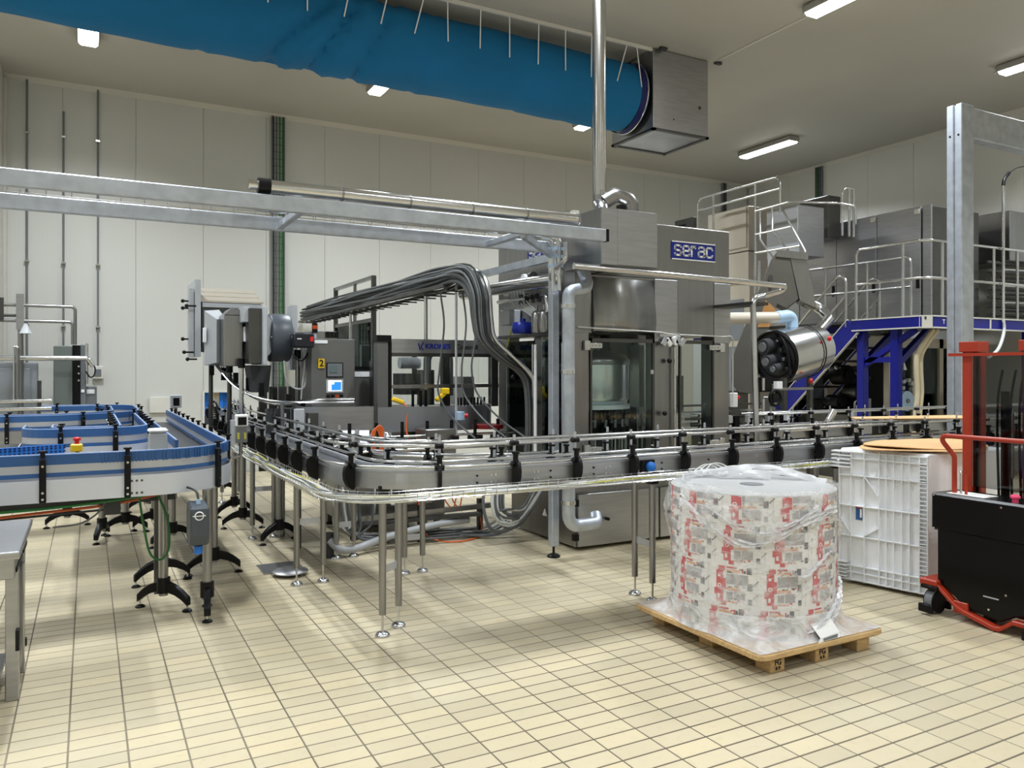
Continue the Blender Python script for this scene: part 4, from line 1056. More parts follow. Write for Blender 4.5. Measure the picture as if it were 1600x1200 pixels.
# doors with glass
def gdoor(x0, x1, label):
    d = MB(); z0, z1, w = .72, 2.0, .035
    d.box(x0, x1, FY0-.012, FY0+.012, z1-w, z1); d.box(x0, x1, FY0-.012, FY0+.012, z0, z0+w); d.box(x0, x0+w*.6, FY0-.012, FY0+.012, z0, z1); d.box(x1-w*.6, x1, FY0-.012, FY0+.012, z0, z1)
    o = d.build('door', 'steel_dark', fi)
    MB().box(x0+.02, x1-.02, FY0-.004, FY0+.004, z0+.03, z1-.03).build('pane', 'glass', o)
    return o
dl = gdoor(4.17, 4.93, 'left'); dr = gdoor(5.25, 5.71, 'right')
def hinge(x, z, s, par):
    h = MB(); h.box(x-.03, x+.03, FY0-.045, FY0-.012, z-.045, z+.045); h.box(min(x, x+s*.17), max(x, x+s*.17), FY0-.04, FY0-.018, z-.026, z+.026)
    for k in range(3): h.cyl((x+s*(.06+k*.04), FY0-.04, z), (x+s*(.06+k*.04), FY0-.05, z), .008, 8)
    h.build('hinge', 'steel_smooth', par, bevel=.004)
hinge(4.12, 1.93, 1, dl); hinge(5.80, 1.93, -1, dr); hinge(4.12, .95, 1, dl); hinge(5.80, .95, -1, dr)
for x, z, par in ((5.09, 1.79, dl), (5.03, 1.27, dl), (5.15, 1.05, dr)): MB().ball((x, FY0-.05, z), .026).build('door_knob', 'black_plastic', par)
MB().cyl((5.165, FY0-.04, .75), (5.165, FY0-.04, 1.93), .014, 10).build('handle_bar', 'steel_smooth', dr)
MB().box(4.88, 4.915, FY0-.02, FY0-.012, 1.66, 1.70).build('lock_plate', 'steel_white', dl)
# side glass
for y0, y1 in ((6.37, 6.79), (6.95, 7.54)):
    o = MB().box(3.996, 4.004, y0, y1, .72, 2.0).build('side_pane', 'glass_dark', fi)
for y in (6.38, 6.95):
    MB().cyl((3.98, y, .8), (3.98, y, 1.96), .012, 8).build('pane_rod', 'steel_smooth', fi)
for y, z in ((6.62, 1.72), (6.9, 1.62), (6.9, 1.37), (7.35, 1.62)): MB().ball((3.97, y, z), .026).build('door_knob', 'black_plastic', fi)
# inside: product bowl, filling valves, starwheel, back panels
mb = MB(); mb.lathe([(0, 1.76), (.42, 1.76), (.42, 1.42), (.40, 1.36), (.34, 1.33), (0, 1.33)], (4.64, 6.92, 0), n=48); mb.build('product_bowl', 'bowl_steel', fi)
mb = MB(); mb.lathe([(.0, 1.90), (.24, 1.89), (.38, 1.86), (.43, 1.80), (.435, 1.755), (.42, 1.75)], (4.64, 6.92, 0), n=48); mb.build('bowl_lid', 'steel', fi)
mb = MB(); mb.cyl((4.64, 6.92, 1.86), (4.64, 6.92, 2.05), .12, 20); mb.build('bowl_neck', 'steel_dark', fi)
mb = MB(); mb.lathe([(.43, 1.30), (.43, 1.345), (.38, 1.345)], (4.64, 6.92, 0), n=40); mb.build('bowl_ring', 'white_plastic', fi)
NV = 22
v0 = None
for k in range(NV):
    a = 2*PI*k/NV; x, y = 4.64+.40*math.cos(a), 6.92+.40*math.sin(a)
    if v0 is None:
        q = MB(); q.cur = 1; q.cyl((x, y, 1.20), (x, y, 1.30), .034, 10); q.cur = 0; q.cyl((x, y, 1.10), (x, y, 1.20), .019, 8); q.cur = 1; q.cyl((x, y, 1.05), (x, y, 1.12), .032, 10); q.cur = 0; q.cyl((x, y, .86), (x, y, 1.05), .012, 8)
        v0 = q.build('filling_valve', ['chrome', 'black_plastic'], fi); vb = Vector((x, y, 0))
    else: dup(v0, Vector((x, y, .86))-wloc(fi), fi)
mb = MB(); mb.lathe([(.47, .80), (.47, .85), (.2, .86)], (4.64, 6.92, 0), n=40); mb.build('bottle_table', 'bowl_steel', fi)
mb = MB(); mb.lathe([(.05, .72), (.28, .72), (.28, 1.0), (.05, 1.04)], (5.40, 6.75, 0), n=28); mb.build('starwheel', 'steel_dark', fi)
mb = MB(); mb.lathe([(.30, .98), (.30, 1.0)], (5.40, 6.75, 0), n=28); mb.build('starwheel_plate', 'navy', fi)
for k in range(6): MB().cyl((5.05+.06*k, 6.62, .75), (5.05+.06*k, 6.62, 1.3-.05*(k % 3)), .012, 8).build('guide_rod', 'steel_smooth', fi)
for k in range(4): MB().box(5.26, 5.72, 6.6+.12*k, 6.62+.12*k, .86+.10*k, .89+.10*k).build('transfer_rail', 'steel_smooth', fi)
MB().box(5.0, 5.24, 7.05, 7.3, .7, 2.05).build('inner_column', 'steel_dark', fi)
mb = MB(); mb.box(4.86, 4.92, 6.34, 6.5, 1.33, 1.95); mb.build('inner_panel', 'steel', fi)
MB().box(4.02, 5.91, 7.70, 7.74, .7, 1.35).build('rear_panel', 'dark_grey', fi)
MB().box(4.45, 5.90, 7.66, 7.74, 1.36, 2.05).build('rear_panel', 'dark_grey', fi)
# signs
def wide_letters(txt, c, xd, nrm, par, h=.096, w=.076, gap=.014, t=.0185):
    G = {'s': [[(1, .86), (.86, 1), (.14, 1), (0, .86), (0, .64), (.14, .53), (.86, .47), (1, .36), (1, .14), (.86, 0), (.14, 0), (0, .14)]],
         'e': [[(0, .5), (1, .5), (1, .82), (.82, 1), (.18, 1), (0, .82), (0, .18), (.18, 0), (.86, 0), (1, .12)]],
         'r': [[(0, 0), (0, 1)], [(0, .74), (.25, 1), (.72, 1), (.82, .85)]],
         'a': [[(.05, .86), (.2, 1), (.8, 1), (1, .84), (1, 0)], [(1, .55), (.18, .55), (0, .42), (0, .14), (.16, 0), (.8, 0), (1, .18)]],
         'c': [[(1, .80), (.84, 1), (.18, 1), (0, .82), (0, .18), (.18, 0), (.84, 0), (1, .2)]]}
    wid = [w*(.78 if ch == 'r' else 1) for ch in txt]; tot = sum(wid)+(gap+t)*(len(txt)-1); x = -tot/2
    for ch, ww in zip(txt, wid):
        m = MB()
        for ln in G[ch]:
            pts = [c+xd*(x+u*ww)+Vector((0, 0, (v-.5)*h)) for u, v in ln]
            for p, q in zip(pts[:-1], pts[1:]): m.bar(p, q, t, .004, up=nrm)
            for p in pts: m.cyl(p-nrm*.002, p+nrm*.002, t/2, 12, smooth=False)
        m.build('letter', 'white_pure', par); x += ww+gap+t
def sign(c, xd, nx, par, lab):
    p = MB(); xd = Vector(xd); c = Vector(c); nrm = xd.cross(Vector((0,0,1)))
    p.obox(c, (.57, .010, .185), Matrix((xd, nrm, Vector((0,0,1)))).transposed()); o = p.build('sign', 'blue_sign', par)
    for z in (-.088, .088): MB().obox(c+Vector((0,0,z))+nrm*.006, (.57, .004, .011), Matrix((xd, nrm, Vector((0,0,1)))).transposed()).build('sign_line', 'white_pure', o)
    wide_letters('serac', c+nrm*.006+Vector((0,0,.002)), xd, nrm, o)
sign((5.437, FY0-.006, 2.905), (1, 0, 0), 0, fi, 'front'); sign((FX0-.006, 6.79, 2.89), (0, -1, 0), 0, fi, 'side')
# protruding control box
cb_ = MB().box(3.89, 4.495, 5.60, 6.2, 2.61, 3.105).build('control_box', 'steel', fi, bevel=.006)
MB().box(3.885, 4.05, 5.592, 5.605, 2.612, 3.10).build('box_edge', 'steel_plate', cb_)
MB().box(4.052, 4.49, 5.594, 5.604, 2.615, 3.10).build('box_door', 'steel_plate', cb_, bevel=.003)
MB().prism([(6.2, 3.10), (6.75, 3.15), (6.75, 3.19), (6.2, 3.14)], 'yz', 3.86, 3.92).build('box_roof_edge', 'steel_white', cb_)
MB().box(3.90, 3.96, 6.06, 6.12, 3.06, 3.16).build('bracket', 'white_paint', cb_)
for x in (4.12, 4.18, 4.36): MB().cyl((x, 5.72, 3.105), (x, 5.72, 3.13), .015, 8).build('cap', 'white_plastic', cb_)
MB().box(4.16, 4.22, 5.7, 5.76, 3.105, 3.17).build('beacon', 'black_plastic', cb_)
# undercut below the box on the left
MB().box(4.19, 4.20, 5.9, 6.2, 2.60, 2.61).build('drip_edge', 'steel_dark', fi)
# safety cable and switches on the front
MB().tube(smooth_path([(4.02, FY0-.03, 2.10), (4.3, FY0-.10, 2.085), (4.9, FY0-.09, 2.07), (5.1, FY0-.05, 2.055), (5.5, FY0-.03, 2.05), (5.80, FY0-.03, 2.045), (5.94, FY0-.03, 2.04), (5.95, FY0-.03, 1.9), (5.95, FY0-.03, 1.35)], 6), .007, 6).build('safety_cable', 'white_cable', fi)
for x, r_ in ((5.02, .6), (5.15, -.4), (5.18, .2), (5.24, .7), (5.07, -.7)):
    m3 = Matrix.Rotation(r_, 3, 'Y'); MB().obox((x, FY0-.06, 2.01-.05*abs(r_)), (.05, .03, .085), m3).build('limit_switch', 'light_grey' if r_ > 0 else 'white_plastic', fi, bevel=.004)
MB().box(4.97, 5.22, FY0-.05, FY0-.015, 2.03, 2.07).build('switch_plate', 'steel_smooth', fi)
MB().box(5.945, 6.005, FY0-.05, FY0+.03, 1.31, 1.46).build('stop_station', 'white_plastic', fi, bevel=.006)
mb = MB(); mb.cyl((6.005, FY0-.01, 1.41), (6.04, FY0-.01, 1.41), .012, 10); mb.cyl((6.035, FY0-.01, 1.41), (6.05, FY0-.01, 1.41), .022, 12); mb.build('stop_knob', 'red_plastic', fi)
# valves and filters on the left flank
vb_ = thing('valve_manifold', 'cluster of valves, gauges and blue actuator on the left flank of the filler', 'valves', (3.8, 6.7, 2.1))
MB().box(3.86, 3.995, 6.35, 7.5, 2.03, 2.06).build('shelf', 'steel_dark', vb_)
mb = MB(); mb.lathe([(.0, 2.07), (.10, 2.07), (.115, 2.10), (.115, 2.15), (.10, 2.18), (.03, 2.19), (.03, 2.22), (0, 2.22)], (3.88, 6.98, 0), n=20); mb.build('actuator', 'blue_valve', vb_)
for y in (6.66, 6.52):
    mb = MB(); mb.lathe([(0, 2.06), (.05, 2.06), (.055, 2.08), (.055, 2.24), (.04, 2.27), (.015, 2.28), (.015, 2.33), (0, 2.33)], (3.86, y, 0), n=16); mb.build('filter_bowl', 'steel', vb_)
MB().tube(fillet([(3.84, 7.45, 2.42), (3.84, 6.45, 2.40), (3.84, 6.42, 2.25)], .04), .019, 8).build('pipe', 'steel_smooth', vb_)
for k in range(5): MB().tube(smooth_path([(3.86, 7.18-k*.06, 2.5), (3.84, 7.1-k*.07, 2.38), (3.86, 6.85-k*.05, 2.27), (3.88, 6.72-k*.05, 2.2)], 5), .008, 6).build('hose', 'white_cable', vb_)
mb = MB(); mb.cyl((3.86, 7.30, 2.55), (3.86, 6.72, 2.62), .05, 14); mb.build('cylinder', 'steel_dark', vb_)
for y, z in ((6.78, 2.60), (7.16, 2.50)): MB().cyl((3.80, y, z), (3.77, y, z), .045, 18).build('gauge', 'white_plastic', vb_)
MB().box(3.85, 3.99, 7.22, 7.42, 2.17, 2.33).build('valve_block', 'light_grey', vb_, bevel=.008)
for k in range(4): MB().cyl((3.85, 6.60+.12*k, 2.36), (3.85, 6.60+.12*k, 2.46), .022, 10).build('fitting', 'dull_iron', vb_)
for k in range(3): MB().ball((3.80, 6.55+.1*k, 2.41), .028).build('handwheel', 'black_plastic', vb_)
MB().tube(smooth_path([(3.88, 7.2, 2.15), (3.87, 7.28, 1.98), (3.88, 7.36, 1.88), (3.88, 7.30, 1.80), (3.9, 7.22, 1.74)], 6), .008, 6).build('drain_hose', 'yellow_cable', vb_)
# ------------------------------------------------------------------ pipes round the filler
dp = thing('drain_pipe', 'fat grey insulated pipe dropping down the filler corner and elbowing to the base', 'pipe', (3.78, 5.95, .25))
pp = fillet([(4.02, 6.14, 2.72), (4.02, 6.02, 2.50), (3.98, 5.98, 2.44), (3.775, 5.95, 2.40), (3.775, 5.95, .30), (4.10, 5.98, .30), (4.13, 6.05, .36)], [.06, .05, .07, .11, .05], 6)
MB().tube(pp, .058, 16).build('pipe', 'galvanized', dp)
for z in (1.665, .50, 2.25): MB().cyl((3.775, 5.95, z), (3.775, 5.95, z+.035), .067, 18).build('collar', 'steel_smooth', dp)
hp_ = thing('header_pipe', 'steel pipe running along the filler flank below the side sign', 'pipe', (3.7, 6.8, 2.5))
MB().tube(fillet([(3.70, 6.2, 2.86), (3.70, 6.05, 2.86), (3.70, 6.05, 2.545), (3.78, 6.15, 2.53), (3.62, 7.85, 2.53)], [.04, .10, .06], 6), .066, 16).build('pipe', 'steel_smooth', hp_)
MB().tube(fillet([(3.62, 5.75, 2.80), (3.62, 5.75, 2.65), (3.62, 5.9, 2.60), (3.72, 6.1, 2.60)], .05, 6), .022, 10).build('branch', 'steel_smooth', hp_)
for z in (2.62, 2.70, 2.77): MB().cyl((3.70, 6.05, z), (3.70, 6.05, z+.03), .070, 16).build('clamp', 'light_blue', hp_)
lp = thing('product_pipe', 'long polished pipe from the filler across to the right bending down to a standpipe', 'pipe', (5, 5.6, 2.5))
MB().tube(fillet([(3.62, 5.62, 2.58), (6.22, 5.60, 2.53), (5.96, 5.75, 2.44), (5.74, 5.68, 2.40), (5.73, 5.62, 1.0)], [.06, .06, .08], 8), .028, 12).build('pipe', 'steel_smooth', lp)
MB().cyl((5.73, 5.62, 0), (5.73, 5.62, 1.02), .026, 10).build('standpipe', 'steel', lp)
MB().box(5.70, 5.93, 5.66, 6.2, 2.34, 2.37).build('bracket', 'steel_dark', lp)
for z in (1.1, 1.3, 1.5): MB().cyl((5.80, 5.60, z), (5.80, 5.60, z+.12), .014, 8).build('rod', 'steel_smooth', lp)
# exhaust pipe to the ceiling
ep = thing('exhaust_pipe', 'vertical stainless exhaust pipe rising from the filler roof to the ceiling', 'pipe', (4.55, 6.55, 3.1))
MB().cyl((4.52, 6.55, 3.45), (4.52, 6.55, ROOM_Z), .068, 20).build('riser', 'steel_smooth', ep)
MB().tube(fillet([(4.52, 6.55, 3.50), (4.52, 6.55, 3.36), (4.46, 6.42, 3.30), (4.45, 6.36, 3.12)], .06, 6), .068, 16).build('elbow', 'steel', ep)
MB().tube(fillet([(4.55, 6.5, 3.38), (4.66, 6.44, 3.46), (4.80, 6.40, 3.40), (4.82, 6.40, 3.14)], .09, 6), .075, 16).build('bend', 'steel', ep)
# ------------------------------------------------------------------ galvanized pipe bridge
pbg = thing('pipe_bridge', 'galvanized steel pipe bridge of two long beams crossing from the left to the filler', 'pipe bridge', (1.5, 5.75, 2.76))
def rhs(p, q, w=.10, h=.10, name='beam', m='galvanized'): return MB().bar(p, q, w, h).build(name, m, pbg, bevel=.006)
rhs((-5.8, 5.37, 2.81), (3.76, 5.37, 2.81), .06, .10); rhs((-5.8, 6.13, 2.81), (3.70, 6.13, 2.81), .06, .10)
MB().box(3.76, 3.785, 5.34, 5.40, 2.76, 2.86).build('end_cap', 'black_plastic', pbg)
for x in (1.28, 3.05, -1.2, -3.5): rhs((x, 5.39, 2.79), (x, 6.11, 2.79), .05, .05, 'cross_member')
po = rhs((3.727, 6.126, .10), (3.727, 6.126, 2.76), .075, .075, 'post')
f = MB(); f.cyl((3.727, 6.126, .02), (3.727, 6.126, .11), .012, 8); f.lathe([(.06, 0), (.06, .015), (.03, .03), (0, .032)], (3.727, 6.126, 0), n=18); f.build('foot', 'black_plastic', po)
MB().bar((3.0, 5.4, 2.76), (3.72, 6.1, 2.72), .04, .05).build('brace', 'galvanized', pbg)
MB().bar((3.74, 6.13, 2.73), (3.74, 7.80, 2.73), .05, .07).build('side_beam', 'galvanized', pbg)
ipi = thing('insulated_pipe', 'aluminium clad insulated pipe lying on the front beam of the pipe bridge', 'pipe', (2.2, 5.37, 2.87))
MB().cyl((1.02, 5.40, 2.925), (3.52, 5.40, 2.925), .046, 18).build('cladding', 'steel_smooth', ipi)
MB().cyl((.93, 5.40, 2.925), (1.02, 5.40, 2.925), .032, 14).build('pipe_end', 'chrome', ipi)
MB().cyl((.99, 5.40, 2.925), (1.07, 5.40, 2.925), .052, 18).build('sleeve', 'black_plastic', ipi)
for x in (1.55, 2.05, 2.55, 3.02, 3.50): MB().cyl((x, 5.40, 2.925), (x+.015, 5.40, 2.925), .049, 18).build('band', 'steel', ipi)
for k, (y, z, r_) in enumerate(((6.02, 2.89, .020), (5.92, 2.87, .016))):
    t_ = thing('thin_pipe', ['thin steel pipe along the rear beam of the pipe bridge', 'second thin steel pipe beside it on the pipe bridge'][k], 'pipe', (2, y, z), 'thin pipes on the bridge')
    MB().tube(fillet([(.95+k*.1, y, z), (3.45, y, z), (3.66, 6.02-.1*k, z-.02), (3.66, 6.02-.1*k, 2.4)], [.05, .05], 6), r_, 10).build('pipe', 'steel_smooth', t_)
wt = thing('wire_tray', 'shallow wire mesh tray on the rear beam of the pipe bridge', 'cable tray', (0, 6.13, 2.86))
for y, z in ((6.09, 2.865), (6.17, 2.865), (6.09, 2.93), (6.17, 2.93)): MB().cyl((-5.8, y, z), (3.0, y, z), .004, 5).build('wire', 'steel_smooth', wt)
for k in range(54): MB().tube([(-4.9+k*.15, 6.09, 2.93), (-4.9+k*.15, 6.09, 2.865), (-4.9+k*.15, 6.17, 2.865), (-4.9+k*.15, 6.17, 2.93)], .0035, 4).build('loop', 'steel_smooth', wt)
for k, (x, y) in enumerate(((2.65, 8.9), (2.78, 6.12))):
    hr = MB().cyl((x, y, 2.85), (x, y, 3.1 if k else 2.9), .018, 8)
# ------------------------------------------------------------------ overhead cable bundle
cbn = thing('cable_bundle', 'thick bundle of dark cables on a raised tray sweeping down to the filler', 'cable bundle', (3.3, 9, 2.5))
for o in (-.13, .13): MB().bar((3.30+o, 13.6, 2.52), (3.30+o, 7.35, 2.56), .012, .035).build('tray_rail', 'steel_dark', cbn)
mb = MB()
for k in range(22): mb.bar((3.17, 13.4-k*.29, 2.50), (3.43, 13.4-k*.29, 2.50), .02, .015)
mb.build('tray_rungs', 'steel_dark', cbn, kind='stuff')
rn = random.Random(11)
for k in range(46):
    ox = rn.uniform(-.12, .12); oz = rn.uniform(-.02, .24)*(1-abs(ox)/.25); ph = rn.uniform(0, 6)
    pts = [(3.30+ox+.02*math.sin(y*1.7+ph), y, 2.56+oz+.02*math.sin(y*1.1+ph*2)) for y in (13.5, 12.3, 11.2, 10.2, 9.2, 8.4, 7.7)]
    q = ox*.55; r_ = (oz-.06)*.9
    pts += [(3.32+q, 7.20-r_, 2.60+oz*.6), (3.36+q, 6.98-r_*.8, 2.44+oz*.2), (3.37+q, 6.93-r_*.6, 2.2), (3.41+q*.9, 6.90-r_*.5, 1.98), (3.60+q*.7, 6.86-r_*.5, 1.80), (3.78+q*.45, 6.84-r_*.4, 1.68), (3.86+q*.3, 6.84-r_*.3, 1.5), (3.87+q*.3, 6.84-r_*.3, 1.0), (3.84+q*.4, 6.88-r_*.3, .6)]
    MB().tube(smooth_path(pts, 4), rn.choice((.010, .012, .014, .016)), 6).build('cable', rn.choice(('grey_cable', 'dark_cable', 'grey_cable', 'dark_cable', 'steel_dark')), cbn)
MB().tube(smooth_path([(3.42, 7.6, 2.72), (3.44, 7.1, 2.68), (3.46, 6.92, 2.5), (3.47, 6.88, 2.2), (3.50, 6.85, 2.0), (3.68, 6.8, 1.82), (3.84, 6.76, 1.66), (3.88, 6.74, 1.5), (3.88, 6.74, .9)], 6), .024, 10).build('flexible_conduit', 'steel_smooth', cbn)
for y, h in ((8.15, 2.55), (11.0, 2.5)): MB().cyl((3.30, y, 0), (3.30, y, h), .022, 8).build('support_post', 'steel_smooth', cbn)
for k, (y, x0) in enumerate(((7.55, 3.26), (7.35, 3.42), (7.28, 3.5))):
    MB().tube(smooth_path([(x0-.04, y, 2.5), (x0, y, 2.2), (x0-.02, y, 1.95), (x0-.05, y, 1.7), (x0-.06+.04*k, y, 1.45), (x0+.02+.08*k, y-.2, 1.2), (x0+.12+.1*k, y-.5, 1.02)], 6), .010, 6).build('drop_cable', 'grey_cable', cbn)
MB().cyl((3.88, 6.72, .9), (3.88, 6.72, 1.95), .016, 8).build('conduit', 'white_plastic', cbn)
# loops of grey hoses near the filler base
hl = thing('hose_loops', 'coiled grey hoses hanging beside the filler base', 'hoses', (3.5, 6.6, 0))
rn = random.Random(2)
for k in range(11):
    a = rn.uniform(-.12, .12); b = rn.uniform(0, .2)
    MB().tube(smooth_path([(3.62+a, 6.9, .9), (3.50+a, 6.85, .62), (3.46+a, 6.8, .36), (3.55+a, 6.78, .14+b), (3.75+a*.5, 6.78, .16+b), (3.93, 6.74, .42+b), (3.99, 6.74, .52+b*.8)], 6), .013, 7).build('hose', 'grey_cable' if k % 3 else 'white_cable', hl)
# ------------------------------------------------------------------ labelling machine behind the conveyor
lb = thing('labelling_machine', 'labelling machine with curved steel front band and lettered top beam', 'labelling machine', (2.9, 8.0, 0))
BAND = [(p.x, p.y) for p in fillet([(1.86, 8.5), (1.86, 7.62), (2.52, 7.60)], [.28], 10)]
MB().sweep(BAND, [(-.008, 1.085), (.008, 1.085), (.008, 1.335), (-.008, 1.335)], smooth=True).build('front_band', 'steel_plate', lb)
BAND2 = [(p.x, p.y) for p in fillet([(2.55, 7.58), (3.55, 7.50), (3.92, 7.72), (3.92, 8.2)], [.5, .2], 8)]
MB().sweep(BAND2, [(-.008, 1.07), (.008, 1.07), (.008, 1.325), (-.008, 1.325)], smooth=True).build('front_band', 'steel_band', lb)
h = MB(); h.cyl((2.535, 7.58, 1.09), (2.535, 7.58, 1.37), .016, 10); h.build('band_hinge', 'dull_iron', lb)
MB().prism([(1.88, 7.66), (2.55, 7.63), (3.5, 7.56), (3.88, 7.74), (3.88, 9.0), (1.88, 9.0)], 'xy', 1.12, 1.28).build('table_deck', 'steel_dark', lb)
MB().box(2.28, 3.30, 7.62, 8.7, .14, 1.16).build('base', 'steel', lb, bevel=.006)
MB().box(2.62, 3.05, 7.36, 7.62, .36, .82).build('motor_box', 'steel', lb, bevel=.006)
MB().box(2.61, 2.70, 7.345, 7.36, .38, .70).build('switch_plate', 'white_plastic', lb)
MB().cyl((3.05, 7.45, .55), (3.75, 7.30, .60), .055, 16).build('drive_tube', 'steel_smooth', lb)
for x, y in ((2.34, 7.7), (3.24, 7.7), (2.34, 8.6), (3.24, 8.6), (3.6, 7.4), (2.9, 7.3)):
    l = MB().box(x-.025, x+.025, y-.025, y+.025, .03, .36).build('leg', 'steel_dark', lb)
    MB().cyl((x, y, 0), (x, y, .03), .035, 12).build('foot', 'black_plastic', l)
MB().bar((2.3, 7.35, .27), (3.7, 7.30, .30), .05, .05).build('cross_rail', 'steel', lb)
MB().bar((2.5, 7.33, .22), (3.5, 7.2, .24), .10, .03).build('cable_shelf', 'dull_iron', lb)
# inclined guard plate and starwheels under the band
MB().prism([(7.45, .98), (7.62, 1.12), (7.62, 1.10), (7.45, .96)], 'yz', 2.15, 2.65).build('apron', 'steel_white', lb)
w_ = MB(); w_.prism([(2.02, .97), (2.10, .97), (2.06, 1.03)], 'xz', 7.585, 7.59); w_.build('warning_triangle', 'yellow_plastic', lb)
MB().box(2.90, 3.22, 7.15, 7.45, .82, 1.12).build('infeed_cover', 'steel', lb, bevel=.01)
for y, z in ((7.30, .98), (7.12, .94), (7.3, 1.05)): MB().cyl((1.95, y, z), (3.9, y-.1, z), .014, 8).build('rail', 'steel_smooth', lb)
for k in range(7): 
    x = 2.15+.26*k; b = MB().box(x-.02, x+.02, 7.06, 7.34, .98, 1.05).build('rail_bracket', 'black_plastic', lb)
    MB().cyl((x, 7.2, 1.02), (x, 7.2, 1.20), .018, 8).build('bracket_knob', 'black_plastic', b)
mb = MB(); mb.lathe([(.0, 1.10), (.16, 1.10), (.16, 1.14), (0, 1.14)], (3.62, 7.25, 0), n=24); mb.build('red_starwheel', 'red_dark', lb)
# frame with lettering
for x, y, z1 in ((2.80, 8.10, 1.95), (4.14, 8.15, 2.0), (3.62, 8.35, 1.9), (2.93, 9.2, 2.0)): MB().box(x-.045, x+.045, y-.045, y+.045, 1.28, z1).build('frame_post', 'steel_dark', lb, bevel=.004)
po = MB().box(2.70, 2.82, 8.02, 8.16, 1.0, 2.06).build('corner_post', 'cabinet_steel', lb, bevel=.006); MB().box(2.69, 2.85, 8.01, 8.17, 2.0, 2.07).build('post_cap', 'black_plastic', po)
MB().box(2.83, 2.86, 8.03, 8.15, 1.28, 2.0).build('post_seal', 'black_plastic', lb)
ARC_ = [(2.86, 8.10), (3.2, 8.07), (3.55, 8.07), (3.9, 8.10), (4.22, 8.16)]
MB().sweep(ARC_, [(-.02, 1.885), (.02, 1.885), (.02, 2.035), (-.02, 2.035)]).build('top_beam', 'steel_plate', lb)
MB().sweep(ARC_, [(-.015, 1.845), (.035, 1.865), (.035, 1.885), (-.015, 1.885)]).build('beam_lip', 'steel_dark', lb)
MB().sweep(ARC_, [(-.015, 1.50), (.015, 1.50), (.015, 1.54), (-.015, 1.54)]).build('cross_beam', 'steel', lb)
text_mesh('lettering', 'KRONES', .075, 'blue_sign', (3.40, 8.042, 1.957), (1, 0.01, 0), lb, bold=.0022, sx=1.05)
text_mesh('lettering', 'Contiroll', .078, 'print_black', (3.765, 8.062, 1.955), (1, .07, 0), lb, bold=.0003)
lg = MB()
for a, b in (((3.17, 1.99), (3.19, 1.93)), ((3.185, 1.945), (3.19, 1.915)), ((3.23, 2.0), (3.20, 1.955)), ((3.20, 1.955), (3.225, 1.915))): lg.bar((a[0], 8.046, a[1]), (b[0], 8.046, b[1]), .003, .012, up=(0,1,0)) if False else lg.bar((a[0], 8.045, a[1]), (b[0], 8.045, b[1]), .012, .004, up=(0, 1, 0))
lg.build('emblem', 'blue_sign', lb)
for x0, x1 in ((2.87, 3.57), (3.67, 4.09)):
    for z0, z1 in ((1.31, 1.49), (1.55, 1.84)): MB().box(x0, x1, 8.098, 8.102, z0, z1).build('pane', 'glass_clear', lb)
# drum, motor and arch inside
mb = MB(); mb.cyl((3.24, 8.55, 1.42), (3.24, 8.55, 1.66), .17, 24); mb.build('label_drum', 'steel_dark', lb)
mb = MB(); mb.cyl((3.42, 8.45, 1.3), (3.42, 8.45, 1.70), .10, 20); mb.build('glue_drum', 'steel', lb)
MB().cyl((3.32, 8.55, 1.66), (3.32, 8.55, 1.98), .03, 10).build('shaft', 'steel_dark', lb)
mb = MB(); mb.cyl((3.12, 8.50, 1.78), (3.36, 8.50, 1.78), .065, 14); mb.build('gear_motor', 'light_grey', lb)
MB().tube(fillet([(3.46, 8.5, 1.66), (3.46, 8.5, 1.92), (3.74, 8.5, 1.92), (3.74, 8.5, 1.40)], .12, 8), .045, 12).build('suction_hose', 'dark_grey', lb)
MB().box(2.88, 3.02, 8.75, 8.85, 1.28, 1.80).build('inner_post', 'steel_dark', lb)
MB().box(3.92, 4.06, 8.5, 8.9, 1.28, 1.62).build('inner_box', 'steel', lb)
for k in range(9): MB().cyl((3.52+.045*k, 7.78+.01*k, 1.30), (3.52+.045*k, 7.78+.01*k, 1.40), .012, 8).build('pin', 'black_plastic', lb)
for x, y in ((3.05, 7.9), (3.14, 7.9), (3.22, 7.95)): MB().cyl((x, y, 1.30), (x, y, 1.48), .016, 8).build('spindle', 'black_plastic', lb)
mb = MB(); mb.obox((3.36, 7.85, 1.42), (.16, .06, .05), Matrix.Rotation(-.7, 3, 'Y')); mb.obox((3.40, 7.85, 1.47), (.09, .07, .07)); mb.build('scanner', 'yellow_plastic', lb, bevel=.01)
hs = thing('yellow_hand_unit', 'yellow plug resting on the steel band of the labelling machine with an orange lead', 'connector', (2.78, 7.62, 1.36))
mb = MB(); mb.obox((2.78, 7.62, 1.385), (.13, .06, .045), Matrix.Rotation(.35, 3, 'Y')); mb.build('body', 'yellow_plastic', hs, bevel=.012)
MB().tube(smooth_path([(2.83, 7.59, 1.36), (2.855, 7.56, 1.30), (2.84, 7.54, 1.1), (2.86, 7.5, .95), (2.85, 7.45, .8), (2.86, 7.4, .6), (2.90, 7.35, .4), (2.88, 7.3, .2), (2.95, 7.2, .06), (3.1, 7.1, .015), (3.3, 7.08, .012), (3.5, 7.2, .012), (3.6, 7.35, .05), (3.58, 7.4, .3)], 5), .008, 6).build('lead', 'orange_cable', hs)
oc = thing('orange_cable_coil', 'coiled orange cable hanging behind the conveyor curve', 'cable coil', (2.3, 6.9, .9))
for k in range(5): MB().tube([(2.30+.05*math.cos(t*.314)+.01*k, 6.9, 1.03+.13*math.sin(t*.314)+.008*k) for t in range(20)], .007, 6, closed=True).build('loop', 'orange_cable', oc)
MB().box(2.26, 2.36, 6.92, 6.95, .8, 1.15).build('hook', 'steel_dark', oc)
